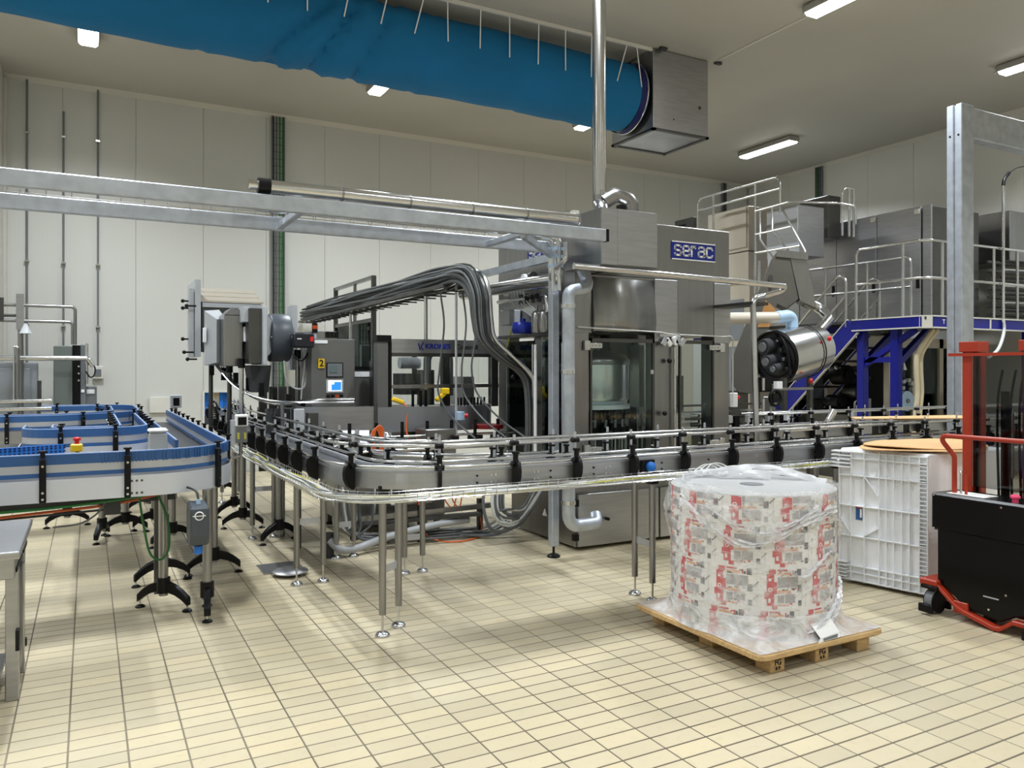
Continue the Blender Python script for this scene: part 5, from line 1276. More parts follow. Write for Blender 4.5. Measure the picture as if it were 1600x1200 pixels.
bs = thing('button_station', 'small blue box with red stop button on a pole by the labelling machine band', 'stop button', (3.42, 7.42, 0))
MB().cyl((3.34, 7.42, 1.0), (3.34, 7.42, 2.58), .014, 8).build('pole', 'light_grey', bs)
MB().box(3.34, 3.42, 7.38, 7.45, 1.18, 1.27).build('box', 'light_blue', bs, bevel=.006)
mb = MB(); mb.cyl((3.42, 7.41, 1.225), (3.46, 7.40, 1.225), .026, 14); mb.build('knob', 'red_plastic', bs)
# ------------------------------------------------------------------ control cabinet
cc_ = thing('control_cabinet', 'grey steel control cabinet with two screens and a yellow number 2', 'control cabinet', (2.34, 8.65, 0))
MB().box(2.10, 2.575, 8.42, 8.95, 1.29, 2.035).build('housing', 'cabinet_steel', cc_, bevel=.006)
MB().box(2.2, 2.5, 8.5, 8.9, 1.28, 1.29).build('plinth', 'dull_iron', cc_)
MB().box(2.13, 2.27, 8.412, 8.42, 1.985, 2.02).build('label_strip', 'white_plastic', cc_)
nm = MB().box(2.17, 2.235, 8.405, 8.42, 1.72, 1.82).build('number_plate', 'yellow_plastic', cc_); text_mesh('number', '2', .095, 'print_black', (2.203, 8.401, 1.77), (1, 0, 0), nm, bold=.002)
p1 = MB().box(2.27, 2.43, 8.405, 8.42, 1.63, 1.77).build('panel', 'mid_grey', cc_); MB().box(2.285, 2.37, 8.400, 8.406, 1.67, 1.745).build('screen', 'screen_grey', p1); MB().box(2.258, 2.442, 8.412, 8.419, 1.62, 1.78).build('bezel', 'black_plastic', p1)
p2_ = MB().box(2.255, 2.44, 8.405, 8.42, 1.455, 1.595).build('panel', 'light_grey', cc_); MB().box(2.275, 2.42, 8.400, 8.406, 1.47, 1.585).build('screen', 'screen_white', p2_)
MB().box(2.31, 2.415, 8.397, 8.401, 1.48, 1.545).build('screen_chart', 'screen_blue', p2_); MB().box(2.34, 2.415, 8.397, 8.401, 1.545, 1.57).build('screen_chart', 'screen_blue', p2_)
for k in range(4):
    MB().box(2.26+k*.048, 2.296+k*.048, 8.405, 8.42, 1.40, 1.43).build('switch', 'lamp_amber' if k == 2 else 'black_plastic', cc_)
    MB().cyl((2.28+k*.045, 8.42, 1.355), (2.28+k*.045, 8.40, 1.355), .011, 10).build('button', ['white_plastic', 'white_plastic', 'led_green', 'red_plastic'][k], cc_)
MB().box(2.12, 2.40, 8.5, 8.85, 2.035, 2.12).build('connector_box', 'steel', cc_, bevel=.005)
for k in range(3): MB().box(2.27+.05*k, 2.31+.05*k, 8.48, 8.5, 2.05, 2.115).build('plug', 'black_plastic', cc_)
mb = MB(); mb.cyl((2.15, 8.48, 2.03), (2.15, 8.48, 2.10), .02, 10); mb.build('lamp_stem', 'light_grey', cc_); mb = MB(); mb.cyl((2.15, 8.48, 2.10), (2.15, 8.48, 2.20), .03, 12); lm = mb.build('signal_lamp', 'black_plastic', cc_); mb = MB(); mb.cyl((2.15, 8.48, 2.14), (2.15, 8.48, 2.18), .032, 12); mb.build('lens', 'lamp_amber', lm)
c2 = thing('steel_cabinet', 'steel cabinet with glass front right of the control cabinet', 'cabinet', (2.85, 9.2, 0))
MB().box(2.70, 3.12, 9.0, 9.5, 0, 1.72).build('body', 'cabinet_steel', c2, bevel=.006); MB().box(2.70, 3.1, 8.985, 9.0, 1.70, 1.74).build('ledge', 'black_plastic', c2); MB().box(2.74, 3.06, 8.99, 9.0, 1.62, 1.68).build('label_strip', 'white_plastic', c2)
MB().box(2.70, 3.12, 9.1, 9.12, 1.74, 2.05).build('glass_screen', 'glass', c2)
fr = thing('guard_fence', 'tall open aluminium guard fence standing behind the cable bundle', 'guard fence', (3.6, 11.85, 0))
for y in (10.87, 12.83): MB().box(3.57, 3.63, y-.03, y+.03, 0, 3.05).build('post', 'steel_dark', fr)
for z in (3.03, 2.42): MB().bar((3.6, 10.87, z), (3.6, 12.83, z), .05, .05).build('rail', 'steel', fr)
MB().box(3.58, 3.62, 11.75, 11.79, 2.42, 3.03).build('mullion', 'steel', fr); MB().box(3.597, 3.603, 10.9, 12.8, 1.3, 2.40).build('pane', 'glass_clear', fr)
MB().box(3.58, 3.597, 11.0, 11.12, 2.28, 2.33).build('plate', 'dull_iron', fr)
fp = thing('floor_profiles', 'row of grey vertical steel profiles behind the curved guides', 'machine guard', (2.3, 9.4, 0))
for k in range(7): MB().box(1.78+.12*k, 1.87+.12*k, 9.6+.03*k, 9.66+.03*k, .5, 1.5 if k < 4 else 1.75).build('profile', 'steel_dark' if k % 2 else 'dull_iron', fp)
# ------------------------------------------------------------------ blower / dryer unit
bl = thing('blower_unit', 'grey blower fan with black motor and angular duct casing above the conveyor', 'blower', (1.7, 9, 0))
mb = MB(); mb.lathe([(.0, 0), (.20, 0), (.255, .015), (.262, .03), (.262, .21), (.25, .23), (0, .23)], (1.71, 8.80, 2.05), axis='x', n=40); mb.build('fan_drum', 'grey_motor', bl)
for k in range(8): a = k*PI/4; MB().cyl((1.705, 8.8+.235*math.cos(a), 2.05+.235*math.sin(a)), (1.715, 8.8+.235*math.cos(a), 2.05+.235*math.sin(a)), .012, 8).build('rivet', 'steel_smooth', bl)
mb = MB(); mb.add([(1.62,8.50,1.80),(1.62,9.08,1.80),(1.62,9.08,2.33),(1.62,8.50,2.33),(1.73,8.62,1.90),(1.73,8.97,1.90),(1.73,8.97,2.22),(1.73,8.62,2.22)], [(0,1,5,4),(1,2,6,5),(2,3,7,6),(3,0,4,7),(4,5,6,7),(3,2,1,0)]); mb.build('reducer', 'light_grey', bl)
MB().box(1.60, 1.645, 8.44, 9.12, 1.755, 2.36).build('flange', 'light_grey', bl, bevel=.006)
MB().box(1.47, 1.60, 8.50, 9.08, 1.765, 2.345).build('filter_casing', 'steel_dark', bl, bevel=.006)
MB().box(1.42, 1.50, 8.55, 9.05, 2.2, 2.36).build('clip_plate', 'light_grey', bl, bevel=.005)
mb = MB(); mb.box(1.26, 1.45, 8.75, 9.15, 1.74, 2.28); mb.prism([(1.26, 2.28), (1.45, 2.28), (1.45, 2.34), (1.34, 2.36)], 'xz', 8.75, 9.15); mb.build('duct_casing', 'steel', bl, bevel=.006)
for x, y, z in ((1.455, 8.70, 2.0), (1.10, 9.12, 2.0)): MB().box(x, x+.035, y, y+.06, z, z+.16).build('terminal_box', 'white_plastic', bl, bevel=.004)
mb = MB(); mb.add([(1.12,9.2,1.75),(1.22,9.0,1.78),(1.22,9.0,2.25),(1.12,9.2,2.35),(1.30,9.4,1.75),(1.36,9.2,1.78),(1.36,9.2,2.25),(1.30,9.4,2.38)], [(0,1,2,3),(4,5,6,7),(0,1,5,4),(2,3,7,6),(1,2,6,5),(0,3,7,4)]); mb.build('transition_duct', 'light_grey', bl)
# slanted hood tunnel at the back
hd = MB(); hd.prism([(9.55, 2.46), (10.25, 2.68), (10.25, 1.95), (9.55, 1.90)], 'yz', 1.14, 1.80); hd.build('hood_tunnel', 'steel_dark', bl)
for k in range(3): 
    y0 = 9.57+.225*k; z0 = 2.475+.0705*k; MB().add([(1.12,y0,z0),(1.82,y0,z0),(1.82,y0+.20,z0+.063),(1.12,y0+.20,z0+.063),(1.12,y0,z0+.02),(1.82,y0,z0+.02),(1.82,y0+.20,z0+.083),(1.12,y0+.20,z0+.083)], [(3,2,1,0),(4,5,6,7),(0,1,5,4),(1,2,6,5),(2,3,7,6),(3,0,4,7)]).build('hood_slat', 'cream_steel', bl)
MB().box(1.06, 1.12, 9.5, 10.3, 1.85, 2.72).build('hood_cheek', 'light_grey', bl); MB().box(1.00, 1.05, 9.55, 9.65, 1.85, 2.62).build('hood_post', 'steel_white', bl)
MB().bar((1.14, 9.54, 2.44), (1.80, 9.54, 2.44), .03, .05).build('hood_lip', 'light_grey', bl)
for x, y, z in ((.99, 9.6, 2.48), (.99, 9.6, 2.40), (1.02, 9.5, 2.42), (.99, 9.6, 2.05), (1.0, 9.55, 1.9), (1.03, 9.5, 1.82)):
    k = MB(); k.cyl((x-.05, y, z), (x+.05, y, z), .010, 6); k.ball((x-.05, y, z), .022, 8, 6); k.build('star_knob', 'black_plastic', bl)
mt = MB(); mt.cyl((1.90, 8.46, 2.02), (2.09, 8.40, 2.02), .08, 20); mt.box(1.89, 2.10, 8.30, 8.50, 1.935, 2.085); mo = mt.build('motor', 'navy_black', bl, bevel=.01)
MB().box(2.055, 2.088, 8.292, 8.30, 2.0, 2.05).build('motor_label', 'red_plastic', mo); MB().box(1.92, 1.965, 8.292, 8.30, 2.02, 2.03).build('motor_print', 'white_pure', mo)
MB().box(1.99, 2.05, 8.85, 9.1, 1.7, 2.42).build('support_plate', 'light_grey', bl)
mb = MB(); mb.add([(1.50,8.62,1.75),(1.72,8.62,1.75),(1.72,8.95,1.75),(1.50,8.95,1.75),(1.53,8.66,1.46),(1.70,8.66,1.46),(1.70,8.92,1.46),(1.53,8.92,1.46)], [(0,1,2,3),(4,5,6,7),(0,1,5,4),(1,2,6,5),(2,3,7,6),(3,0,4,7)]); mb.build('outlet_chute', 'dark_grey', bl)
for x, y, z1, m in ((1.22, 9.45, 1.9, 'steel_dark'), (1.42, 8.65, 1.80, 'steel_smooth'), (1.36, 9.05, 1.75, 'steel_dark'), (2.02, 8.72, 1.9, 'steel')):
    l = MB().cyl((x, y, 1.0 if x != 2.02 else 0), (x, y, z1), .024, 12).build('support_leg', m, bl)
    MB().cyl((x, y, z1-.08), (x, y, z1+.02), .036, 12).build('leg_clamp', 'black_plastic', l)
MB().tube(smooth_path([(1.85, 8.6, 1.80), (1.87, 8.58, 1.60), (1.97, 8.58, 1.50), (2.07, 8.58, 1.55), (2.06, 8.6, 1.95)], 8), .010, 6).build('cable', 'white_cable', bl)
MB().tube(smooth_path([(1.94, 8.62, 1.95), (1.95, 8.58, 1.85), (2.03, 8.56, 1.80), (2.10, 8.58, 1.88), (2.13, 8.6, 1.95)], 8), .010, 6).build('cable', 'dark_cable', bl)
MB().tube(smooth_path([(2.09, 8.6, 1.95), (2.06, 8.58, 1.7), (2.03, 8.58, 1.4), (2.05, 8.6, 1.3)], 8), .009, 6).build('cable', 'white_cable', bl)
# curved bottle guides sweeping down from the blower
cg = thing('curved_guides', 'dark curved guide rails sweeping down from the blower to the labelling machine', 'guide rails', (1.6, 8.8, 1.3))
for k in range(5):
    o = .045*k
    MB().tube(smooth_path([(1.16+o, 9.5, 1.92-o*.6), (1.28+o, 9.1, 1.68-o*.7), (1.40+o, 8.75, 1.50-o*.6), (1.58+o, 8.35, 1.40-o*.4), (1.80+o*.8, 8.05, 1.375), (2.1, 7.92, 1.37+o*.2), (2.4, 7.88, 1.37+o*.2)], 6), .011 if k in (0, 3) else .007, 6).build('guide', 'steel_smooth' if k in (0, 3) else 'steel_dark', cg)
for k in range(8):
    t = k/7; x = 1.20+.1*k; y = 9.4-.19*k; z = 1.80-.055*k
    MB().box(x, x+.05, y, y+.05, z-.16, z-.02).build('guide_clamp', 'black_plastic', cg)
MB().cyl((1.75, 8.2, 0), (1.75, 8.2, 1.36), .024, 10).build('guide_post', 'steel', cg)
for k in range(6): MB().box(1.62+.075*k, 1.69+.075*k, 8.36-.05*k, 8.38-.05*k, .95, 1.30).build('chain_guard_slat', 'dark_grey', cg)
gb = thing('terminal_box', 'white terminal box in front of the curved guides', 'junction box', (1.76, 7.9, 1.1))
MB().box(1.72, 1.81, 7.52, 7.58, 1.13, 1.33).build('box', 'light_grey', gb, bevel=.006); MB().cyl((1.77, 7.56, 0), (1.77, 7.56, 1.13), .018, 8).build('post', 'steel_dark', gb)


# ------------------------------------------------------------------ galvanized column with beam on the right
gc = thing('steel_column', 'tall galvanized steel column with a beam reaching to the right', 'column', (8.44, 5.3, 0))
mb = MB(); mb.box(8.335, 8.553, 5.2, 5.275, 0, 4.60); mb.box(8.335, 8.553, 5.295, 5.375, 0, 4.60); mb.box(8.35, 8.54, 5.27, 5.30, 0, 4.59); mb.build('post', 'galvanized', gc, bevel=.008)
MB().box(8.553, 12.6, 5.22, 5.36, 4.25, 4.585).build('beam', 'galvanized', gc, bevel=.008)
MB().box(8.23, 8.66, 5.10, 5.48, 0, .02).build('base_plate', 'galvanized', gc)
for y in (5.24, 5.335): MB().cyl((8.332, y, 4.26), (8.338, y, 4.26), .012, 8).build('bolt_hole', 'black_plastic', gc)
# ------------------------------------------------------------------ blue mezzanine
MX0, MY0, MY1, MZ0, MZ1 = 10.17, 6.85, 8.03, 2.29, 2.45
mz = thing('mezzanine', 'blue steel mezzanine platform carrying the stainless enclosures', 'mezzanine', (11.8, 9, 0))
MB().box(MX0+.02, 13.5, MY0+.02, 12.6, 2.40, 2.44).build('deck', 'steel_dark', mz)
def fascia(p, q, w=.05):
    p = Vector(p); q = Vector(q)
    MB().bar(p+Vector((0,0,(MZ0+MZ1)/2)), q+Vector((0,0,(MZ0+MZ1)/2)), w, MZ1-MZ0-.02).build('fascia', 'blue_paint', mz)
    for z in (MZ0, MZ1): MB().bar(p+Vector((0,0,z)), q+Vector((0,0,z)), w+.02, .018).build('fascia_edge', 'white_paint', mz)
fascia((MX0, MY1, 0), (MX0, MY0+.06, 0)); fascia((MX0+.12, MY0-.0, 0), (13.5, MY0, 0))
MB().prism([(MX0-.03, MY0+.08), (MX0+.10, MY0-.03), (MX0+.14, MY0), (MX0, MY0+.12)], 'xy', MZ0-.01, MZ1+.01).build('corner_cap', 'white_paint', mz)
fascia((10.85, 8.03, 0), (10.85, 12.5, 0))
for x in (11.6, 12.9): MB().box(x, x+.03, MY0-.035, MY0-.02, MZ0, MZ1).build('joint_strip', 'white_paint', mz)
text_mesh('lettering', 'T', .09, 'white_pure', (10.52, MY0-.028, 2.37), (1, 0, 0), mz, bold=.001)
for x, y in ((10.30, 7.96), (10.30, 7.40), (12.9, 7.0), (12.9, 9.5), (10.9, 11.8)): MB().box(x-.06, x+.06, y-.06, y+.06, 0, MZ0).build('column', 'blue_paint', mz, bevel=.006)
MB().bar((10.30, 7.96, 1.85), (10.30, 7.40, 1.85), .08, .08).build('tie', 'blue_paint', mz)
for y in (7.96, 7.40): MB().bar((10.33, y, 1.80), (11.0, y, 2.27), .09, .09).build('brace', 'blue_paint', mz)
mb = MB(); mb.bar((10.30, 7.96, 1.75), (10.30, 7.1, 2.27), .08, .08); mb.build('brace', 'blue_paint', mz)
# stair
stt = thing('stair', 'blue steel stair with open treads climbing to the mezzanine', 'stair', (10.55, 9.6, 0))
S0 = Vector((0, 8.03, 2.36)); S1 = Vector((0, 10.45, 0.08))
for x, m in ((10.17, 'blue_paint'), (10.95, 'blue_paint')):
    a = S0+Vector((x, 0, 0)); b = S1+Vector((x, 0, 0)); MB().bar(a, b, .03, .27).build('stringer', m, stt)
    for o in (.137, -.137): 
        n_ = Vector((0, .685, .728)); MB().bar(a+n_*o, b+n_*o, .05, .012).build('stringer_edge', 'white_paint', stt)
MB().bar(S0+Vector((10.93, 0, 0)), S1+Vector((10.93, 0, 0)), .012, .18).build('stringer_liner', 'cream_steel', stt)
for k in range(11):
    t = (k+.5)/11; p = S0.lerp(S1, t); MB().box(10.19, 10.93, p.y-.13, p.y+.13, p.z-.02, p.z+.012).build('tread', 'steel_dark', stt)
def tube_thing(name, label, cat, polys, r, m='steel_smooth', loc=None, partname='rail'):
    t = thing(name, label, cat, loc or polys[0][0])
    for p in polys: MB().tube(p, r, 10).build(partname if len(p) > 2 or abs(p[0][2]-p[-1][2]) < .3 else 'post', m, t)
    return t
def hr(x, y0, z0, y1, z1):
    return fillet([(x, y0, z0-.95), (x, y0, z0), (x, y1, z1), (x, y1, z1-.95)], [.12, .10], 6)
tube_thing('handrail', 'steel handrail with mid rail on the near stair side', 'handrail', [hr(10.17, 8.15, 3.30, 10.0, 1.55), [(10.17, 8.15, 2.85), (10.17, 10.0, 1.10)], [(10.17, 9.1, 1.5), (10.17, 9.1, 2.40)]], .02, loc=(10.17, 9, 1.3))
tube_thing('handrail', 'steel handrail on the far stair side', 'handrail', [hr(10.95, 8.15, 3.30, 10.0, 1.55), [(10.95, 8.15, 2.85), (10.95, 10.0, 1.10)], [(10.95, 9.1, 1.5), (10.95, 9.1, 2.40)]], .02, loc=(10.95, 9, 1.3))
LR = fillet([(10.17, 7.97, MZ1), (10.17, 7.97, 3.50), (10.17, 6.95, 3.50), (10.30, 6.85, 3.50), (13.4, 6.85, 3.50)], [.10, .06, .06], 6)
tube_thing('guard_railing', 'steel guard railing along the front edge of the mezzanine', 'railing', [LR, [(10.17, 7.97, 2.98), (10.17, 6.95, 2.98), (10.30, 6.85, 2.98), (13.4, 6.85, 2.98)]] + [[(x, y, MZ1), (x, y, 3.5)] for x, y in ((10.17, 7.20), (10.53, 6.85), (11.75, 6.85), (12.35, 6.85), (13.1, 6.85))], .021, loc=(11.5, 6.9, MZ1))
tube_thing('guard_railing', 'inner steel railing on the mezzanine beside the stair head', 'railing', [fillet([(10.85, 9.9, MZ1), (10.85, 9.9, 3.4), (10.85, 7.55, 3.40), (10.85, 7.55, MZ1)], [.1, .1], 6), [(10.85, 9.9, 2.95), (10.85, 7.55, 2.95)], [(10.85, 8.3, MZ1), (10.85, 8.3, 3.4)], [(10.85, 9.1, MZ1), (10.85, 9.1, 3.4)]], .019, loc=(10.85, 8.5, MZ1))
lpz = thing('curved_mast', 'tall chrome pole with black sleeve and thin curved wire on the mezzanine edge', 'pole', (11.9, 6.88, MZ1))
MB().cyl((11.9, 6.80, 2.2), (11.9, 6.80, 4.42), .022, 12).build('pole', 'chrome', lpz)
MB().tube(smooth_path([(11.9, 6.80, 4.42), (11.93, 6.80, 4.52), (12.05, 6.80, 4.63)], 5), .024, 10).build('sleeve', 'black_plastic', lpz)
MB().tube(smooth_path([(12.05, 6.80, 4.63), (12.3, 6.80, 4.74), (12.7, 6.80, 4.80), (13.2, 6.80, 4.78)], 6), .008, 6).build('wire', 'steel_dark', lpz)
MB().tube(smooth_path([(11.9, 6.80, 2.45), (11.88, 6.78, 2.25), (11.6, 6.7, 2.0), (11.2, 6.6, 1.88)], 6), .024, 8).build('white_hose', 'white_cable', lpz)
# stainless enclosure on the deck
en = thing('stainless_enclosure', 'long stainless enclosure with door panels on the mezzanine', 'enclosure', (11.7, 8.8, MZ1))
MB().box(11.22, 12.4, 7.46, 10.6, MZ1, 4.18).build('body', 'steel_dark', en, bevel=.01)
ys = [7.62, 8.39, 9.17, 9.95, 10.6]
MB().box(11.19, 11.22, 7.45, 7.60, MZ1, 4.20).build('corner_panel', 'steel_plate', en, bevel=.01)
for a, b in zip(ys[:-1], ys[1:]):
    d = MB().box(11.19, 11.22, a+.006, b-.006, MZ1+.02, 4.20).build('door', 'steel_plate', en, bevel=.006)
    MB().box(11.175, 11.19, a+.03, a+.075, 2.95, 3.13).build('handle', 'black_plastic', d)
    MB().box(11.17, 11.19, a+.02, a+.10, 4.09, 4.16).build('latch', 'white_paint', d)
e2 = thing('stainless_enclosure', 'second stainless enclosure on the mezzanine behind the galvanized column', 'enclosure', (12.5, 8, MZ1))
MB().box(12.45, 12.9, 7.9, 9.6, MZ1, 4.0).build('body', 'steel_dark', e2, bevel=.01)
MB().box(12.96, 13.6, 7.3, 8.6, 3.45, 4.25).build('hood', 'steel', e2, bevel=.01)
for k in range(7):
    MB().box(12.5, 13.5, 7.25+.02*k, 7.4, 2.55+.14*k, 2.59+.14*k).build('shelf_bar', 'dull_iron', e2)
    MB().cyl((12.55, 7.2, 2.62+.13*k), (13.4, 7.2, 2.64+.13*k), .018, 8).build('roller', 'steel_smooth' if k % 2 else 'black_plastic', e2)
# machinery below the deck
um = thing('sleeving_machine', 'dark glazed machine with film reel and beige frame under the mezzanine', 'machine', (11.5, 8.5, 0))
MB().box(10.9, 13.2, 9.2, 9.4, 0, 2.26).build('rear_panel', 'dark_grey', um)
for x in (10.95, 11.52, 12.2, 13.0): MB().box(x-.05, x+.05, 7.95, 8.05, 0, 2.2).build('frame_post', 'cream_steel', um)
MB().box(10.9, 13.05, 7.95, 8.05, 2.05, 2.2).build('frame_top', 'cream_steel', um)
for x0, x1 in ((11.0, 11.47), (11.57, 12.15), (12.25, 12.95)): MB().box(x0, x1, 7.99, 8.01, .9, 2.05).build('pane', 'glass_dark', um); MB().box(x0, x1, 7.96, 8.04, 0, .9).build('plinth_panel', 'steel_dark', um)
mb = MB(); mb.cyl((11.13, 7.80, 1.22), (11.13, 7.90, 1.22), .155, 32); ro = mb.build('film_reel', 'light_blue', um); MB().cyl((11.13, 7.78, 1.22), (11.13, 7.80, 1.22), .035, 14).build('reel_hub', 'mid_grey', ro)
MB().cyl((11.38, 7.82, 1.23), (11.38, 7.88, 1.23), .05, 18).build('idler', 'white_plastic', um)
for x, z in ((11.12, 1.52), (11.24, 1.54), (11.31, 1.49), (11.10, 1.42), (11.40, 1.55), (11.33, 1.40)): MB().cyl((x, 7.84, z), (x, 7.90, z), .03, 12).build('roller', 'light_grey', um)
MB().prism([(11.22, 1.70), (11.30, 1.70), (11.23, 1.83)], 'xz', 7.93, 7.94).build('paper_flag', 'white_pure', um)
for k in range(5): MB().tube(smooth_path([(12.3+.1*k, 7.9, 1.0), (12.35+.1*k, 7.85, 1.3), (12.45+.1*k, 7.85, 1.5), (12.5+.12*k, 7.9, 1.9)], 5), .02, 8).build('film_web', 'mid_grey', um)
for x in (12.3, 12.5): MB().box(x, x+.14, 7.6, 7.8, .9, 1.3).build('hopper', 'black_plastic', um, bevel=.02)
u2 = thing('dark_machine', 'dark machine with motors and chrome loops under the blue stair', 'machine', (10.7, 9.5, 0))
MB().box(10.45, 12.6, 9.9, 10.6, 0, 1.7).build('body', 'dark_grey', u2, bevel=.01)
for k in range(6): MB().box(10.5+.2*k, 10.6+.2*k, 9.85, 9.9, .4, 1.5).build('grille_bar', 'black_plastic', u2)
for k, (x, y, z, r_) in enumerate(((10.62, 8.6, 1.62, .16), (10.80, 8.5, 1.35, .14), (10.6, 8.7, 1.18, .12), (11.0, 8.6, 1.7, .10), (10.9, 8.7, 1.1, .12))):
    mb = MB(); mb.cyl((x, y-.12, z), (x, y+.12, z), r_, 18); mb.cyl((x, y-.15, z), (x, y-.12, z), r_*.6, 14); mb.build('motor', 'black_plastic' if k % 2 == 0 else 'steel_dark', u2)
MB().cyl((10.45, 8.55, 1.75), (11.2, 8.55, 1.55), .05, 14).build('shaft', 'steel_smooth', u2)
for x in (10.55, 10.72): MB().tube(fillet([(x, 8.3, 1.0), (x, 8.3, 1.22), (x+.10, 8.3, 1.22), (x+.10, 8.3, 1.0)], .045, 6), .016, 8).build('chrome_loop', 'chrome', u2)
for k in range(4): MB().box(10.4+.12*k, 10.45+.12*k, 8.2, 8.25, .8, 1.1+.05*k).build('bracket', 'steel_white', u2)
MB().box(10.4, 11.3, 8.3, 9.0, .0, 1.0).build('bed', 'steel_dark', u2)
ch_ = thing('cream_hoses', 'pair of cream corrugated hoses dropping from the mezzanine beside the blue column', 'hoses', (10.5, 7.3, 1))
for k in range(2): MB().tube(smooth_path([(10.62+.10*k, 7.05, 2.28), (10.52+.09*k, 7.1, 2.12), (10.42+.085*k, 7.15, 1.92), (10.40+.085*k, 7.15, 1.7), (10.42+.085*k, 7.15, 1.4), (10.38+.085*k, 7.15, 1.1), (10.34+.085*k, 7.15, .7)], 6), .038, 10).build('hose', 'cream_hose', ch_)
# ------------------------------------------------------------------ cap sorter: inclined elevator, drum, hood
def turn(m, c=(8.4, 8.0), k=.70):
    for v in m.v:
        u, d = (v.x-c[0])*k, v.y-c[1]
        v.x, v.y = c[0]+u*.72+d*.69, c[1]-u*.69+d*.72
    return m
cs = thing('cap_elevator', 'grey inclined cap elevator casing with hood rising behind the filler', 'elevator', (8.3, 8.2, 0))
mb = MB(); mb.prism([(7.67, 1.86), (8.435, 3.253), (8.52, 3.334), (8.78, 3.30), (8.95, 2.68), (8.72, 2.55), (8.55, 2.62), (8.42, 2.35), (8.10, 1.36), (7.80, 1.38), (7.67, 1.52)], 'xz', 8.0, 8.55); turn(mb).build('casing', 'grey_steel', cs, bevel=.008)
mb = MB(); mb.prism([(8.78, 3.30), (9.10, 3.25), (9.30, 2.55), (8.97, 2.66)], 'xz', 8.02, 8.52); turn(mb).build('outlet_hood', 'steel', cs, bevel=.006)
turn(MB().obox((8.83, 8.0, 3.30), (.60, .05, .10), Matrix.Rotation(.10, 3, 'Y'))).build('hood_lip', 'steel', cs)
mb = MB(); mb.prism([(8.17, 2.30), (8.33, 2.68), (8.52, 2.55), (8.40, 2.30)], 'xz', 7.985, 8.0); turn(mb).build('cardboard_patch', 'cardboard_dark', cs)
mb = MB(); mb.cyl((8.42, 7.98, 2.98), (8.42, 8.0, 2.98), .05, 12); mb.box(8.40, 8.44, 7.97, 7.99, 2.84, 2.96); turn(mb).build('catch', 'dull_iron', cs)
for x, z in ((8.55, 3.335), (8.63, 3.325), (8.72, 3.315), (8.85, 3.30)): turn(MB().cyl((x, 8.02, z), (x, 8.02, z+.015), .014, 8)).build('rivet', 'black_plastic', cs)
MB().box(7.95, 8.30, 8.3, 8.65, 0, 1.4).build('stand', 'steel_dark', cs)
MB().tube(fillet([(8.95, 7.9, 2.70), (9.18, 7.8, 2.58), (9.14, 7.6, 2.42), (8.62, 7.45, 2.12)], [.14, .12], 8), .075, 16).build('suction_pipe', 'steel_smooth', cs)
mb = MB(); mb.cyl((8.98, 7.88, 2.69), (9.03, 7.86, 2.665), .095, 18); mb.build('pipe_clamp', 'steel', cs)
dr_ = thing('sorter_drum', 'stainless sorting drum with open dark front and motors right of the filler', 'drum', (8.0, 7.2, 1.5))
AX = Vector((.97, .05, .16)).normalized(); c0 = Vector((7.72, 7.25, 1.86))
mb = MB(); n = 36; a_ = AX.orthogonal().normalized(); b_ = AX.cross(a_)
prof = [(.34, 0), (.355, .0), (.355, .02), (.34, .45), (.30, .80), (.20, .86), (0, .86)]
vs = []
for r_, h_ in prof:
    for i in range(n): t = 2*PI*i/n; vs.append(c0+AX*h_+a_*r_*math.cos(t)+b_*r_*math.sin(t))
mb.add(vs, [(k*n+i, k*n+(i+1) % n, (k+1)*n+(i+1) % n, (k+1)*n+i) for k in range(len(prof)-1) for i in range(n)], True); mb.build('drum_shell', 'steel_smooth', dr_)
mb = MB(); mb.cyl(c0+AX*.01, c0+AX*.03, .34, 32); mb.build('front_disc', 'dark_grey', dr_)
for r_, tube in ((.335, .02), (.25, .012)): MB().tube([c0-AX*.02+a_*r_*math.cos(2*PI*k/36)+b_*r_*math.sin(2*PI*k/36) for k in range(36)], tube, 6, closed=True).build('rim', 'black_plastic', dr_)
for oy, oz, r_ in ((.05, .16, .10), (.0, -.03, .085), (-.12, -.12, .06)):
    q = c0-AX*.02+Vector((0, oy, oz)); mb = MB(); mb.cyl(q, q-AX*.16, r_, 18); mb.build('motor', 'dark_grey', dr_); MB().cyl(q-AX*.16, q-AX*.18, r_*.6, 14).build('motor_fan', 'mid_grey', dr_)
for k in range(9): q = c0-AX*.03+Vector((0, -.05-.025*k, .28-.06*k)); MB().obox(q, (.05, .04, .04)).build('terminal', 'steel_smooth' if k % 2 else 'black_plastic', dr_)
MB().tube(smooth_path([c0+Vector((-.04, .1, .34)), c0+Vector((-.06, -.1, .30)), c0+Vector((-.07, -.25, .1)), c0+Vector((-.07, -.3, -.2))], 6), .018, 8).build('hose', 'black_plastic', dr_)
MB().tube([c0+AX*.55+a_*.345*math.cos(2*PI*k/30)+b_*.345*math.sin(2*PI*k/30) for k in range(30)], .008, 6, closed=True).build('strap', 'black_plastic', dr_)
for p in ((8.32, 6.92, 2.10), (8.05, 6.98, 1.56)): MB().ball(p, .034, 10, 8, (.8, .8, 1)).build('red_beacon', 'red_plastic', dr_)
for x, y in ((7.65, 7.05), (7.65, 7.5), (8.4, 7.3)): MB().box(x-.03, x+.03, y-.03, y+.03, 0, 1.6).build('stand_leg', 'steel_dark', dr_)
MB().box(7.5, 8.1, 6.98, 7.02, 1.45, 1.48).build('stand_rail', 'steel', dr_)
MB().box(7.42, 7.52, 6.95, 7.0, 1.47, 1.56).build('tag', 'white_plastic', dr_)
cp = thing('cap_tube', 'clear horizontal tube with light blue elbow above the sorting drum', 'tube', (7.5, 7.3, 2.3))
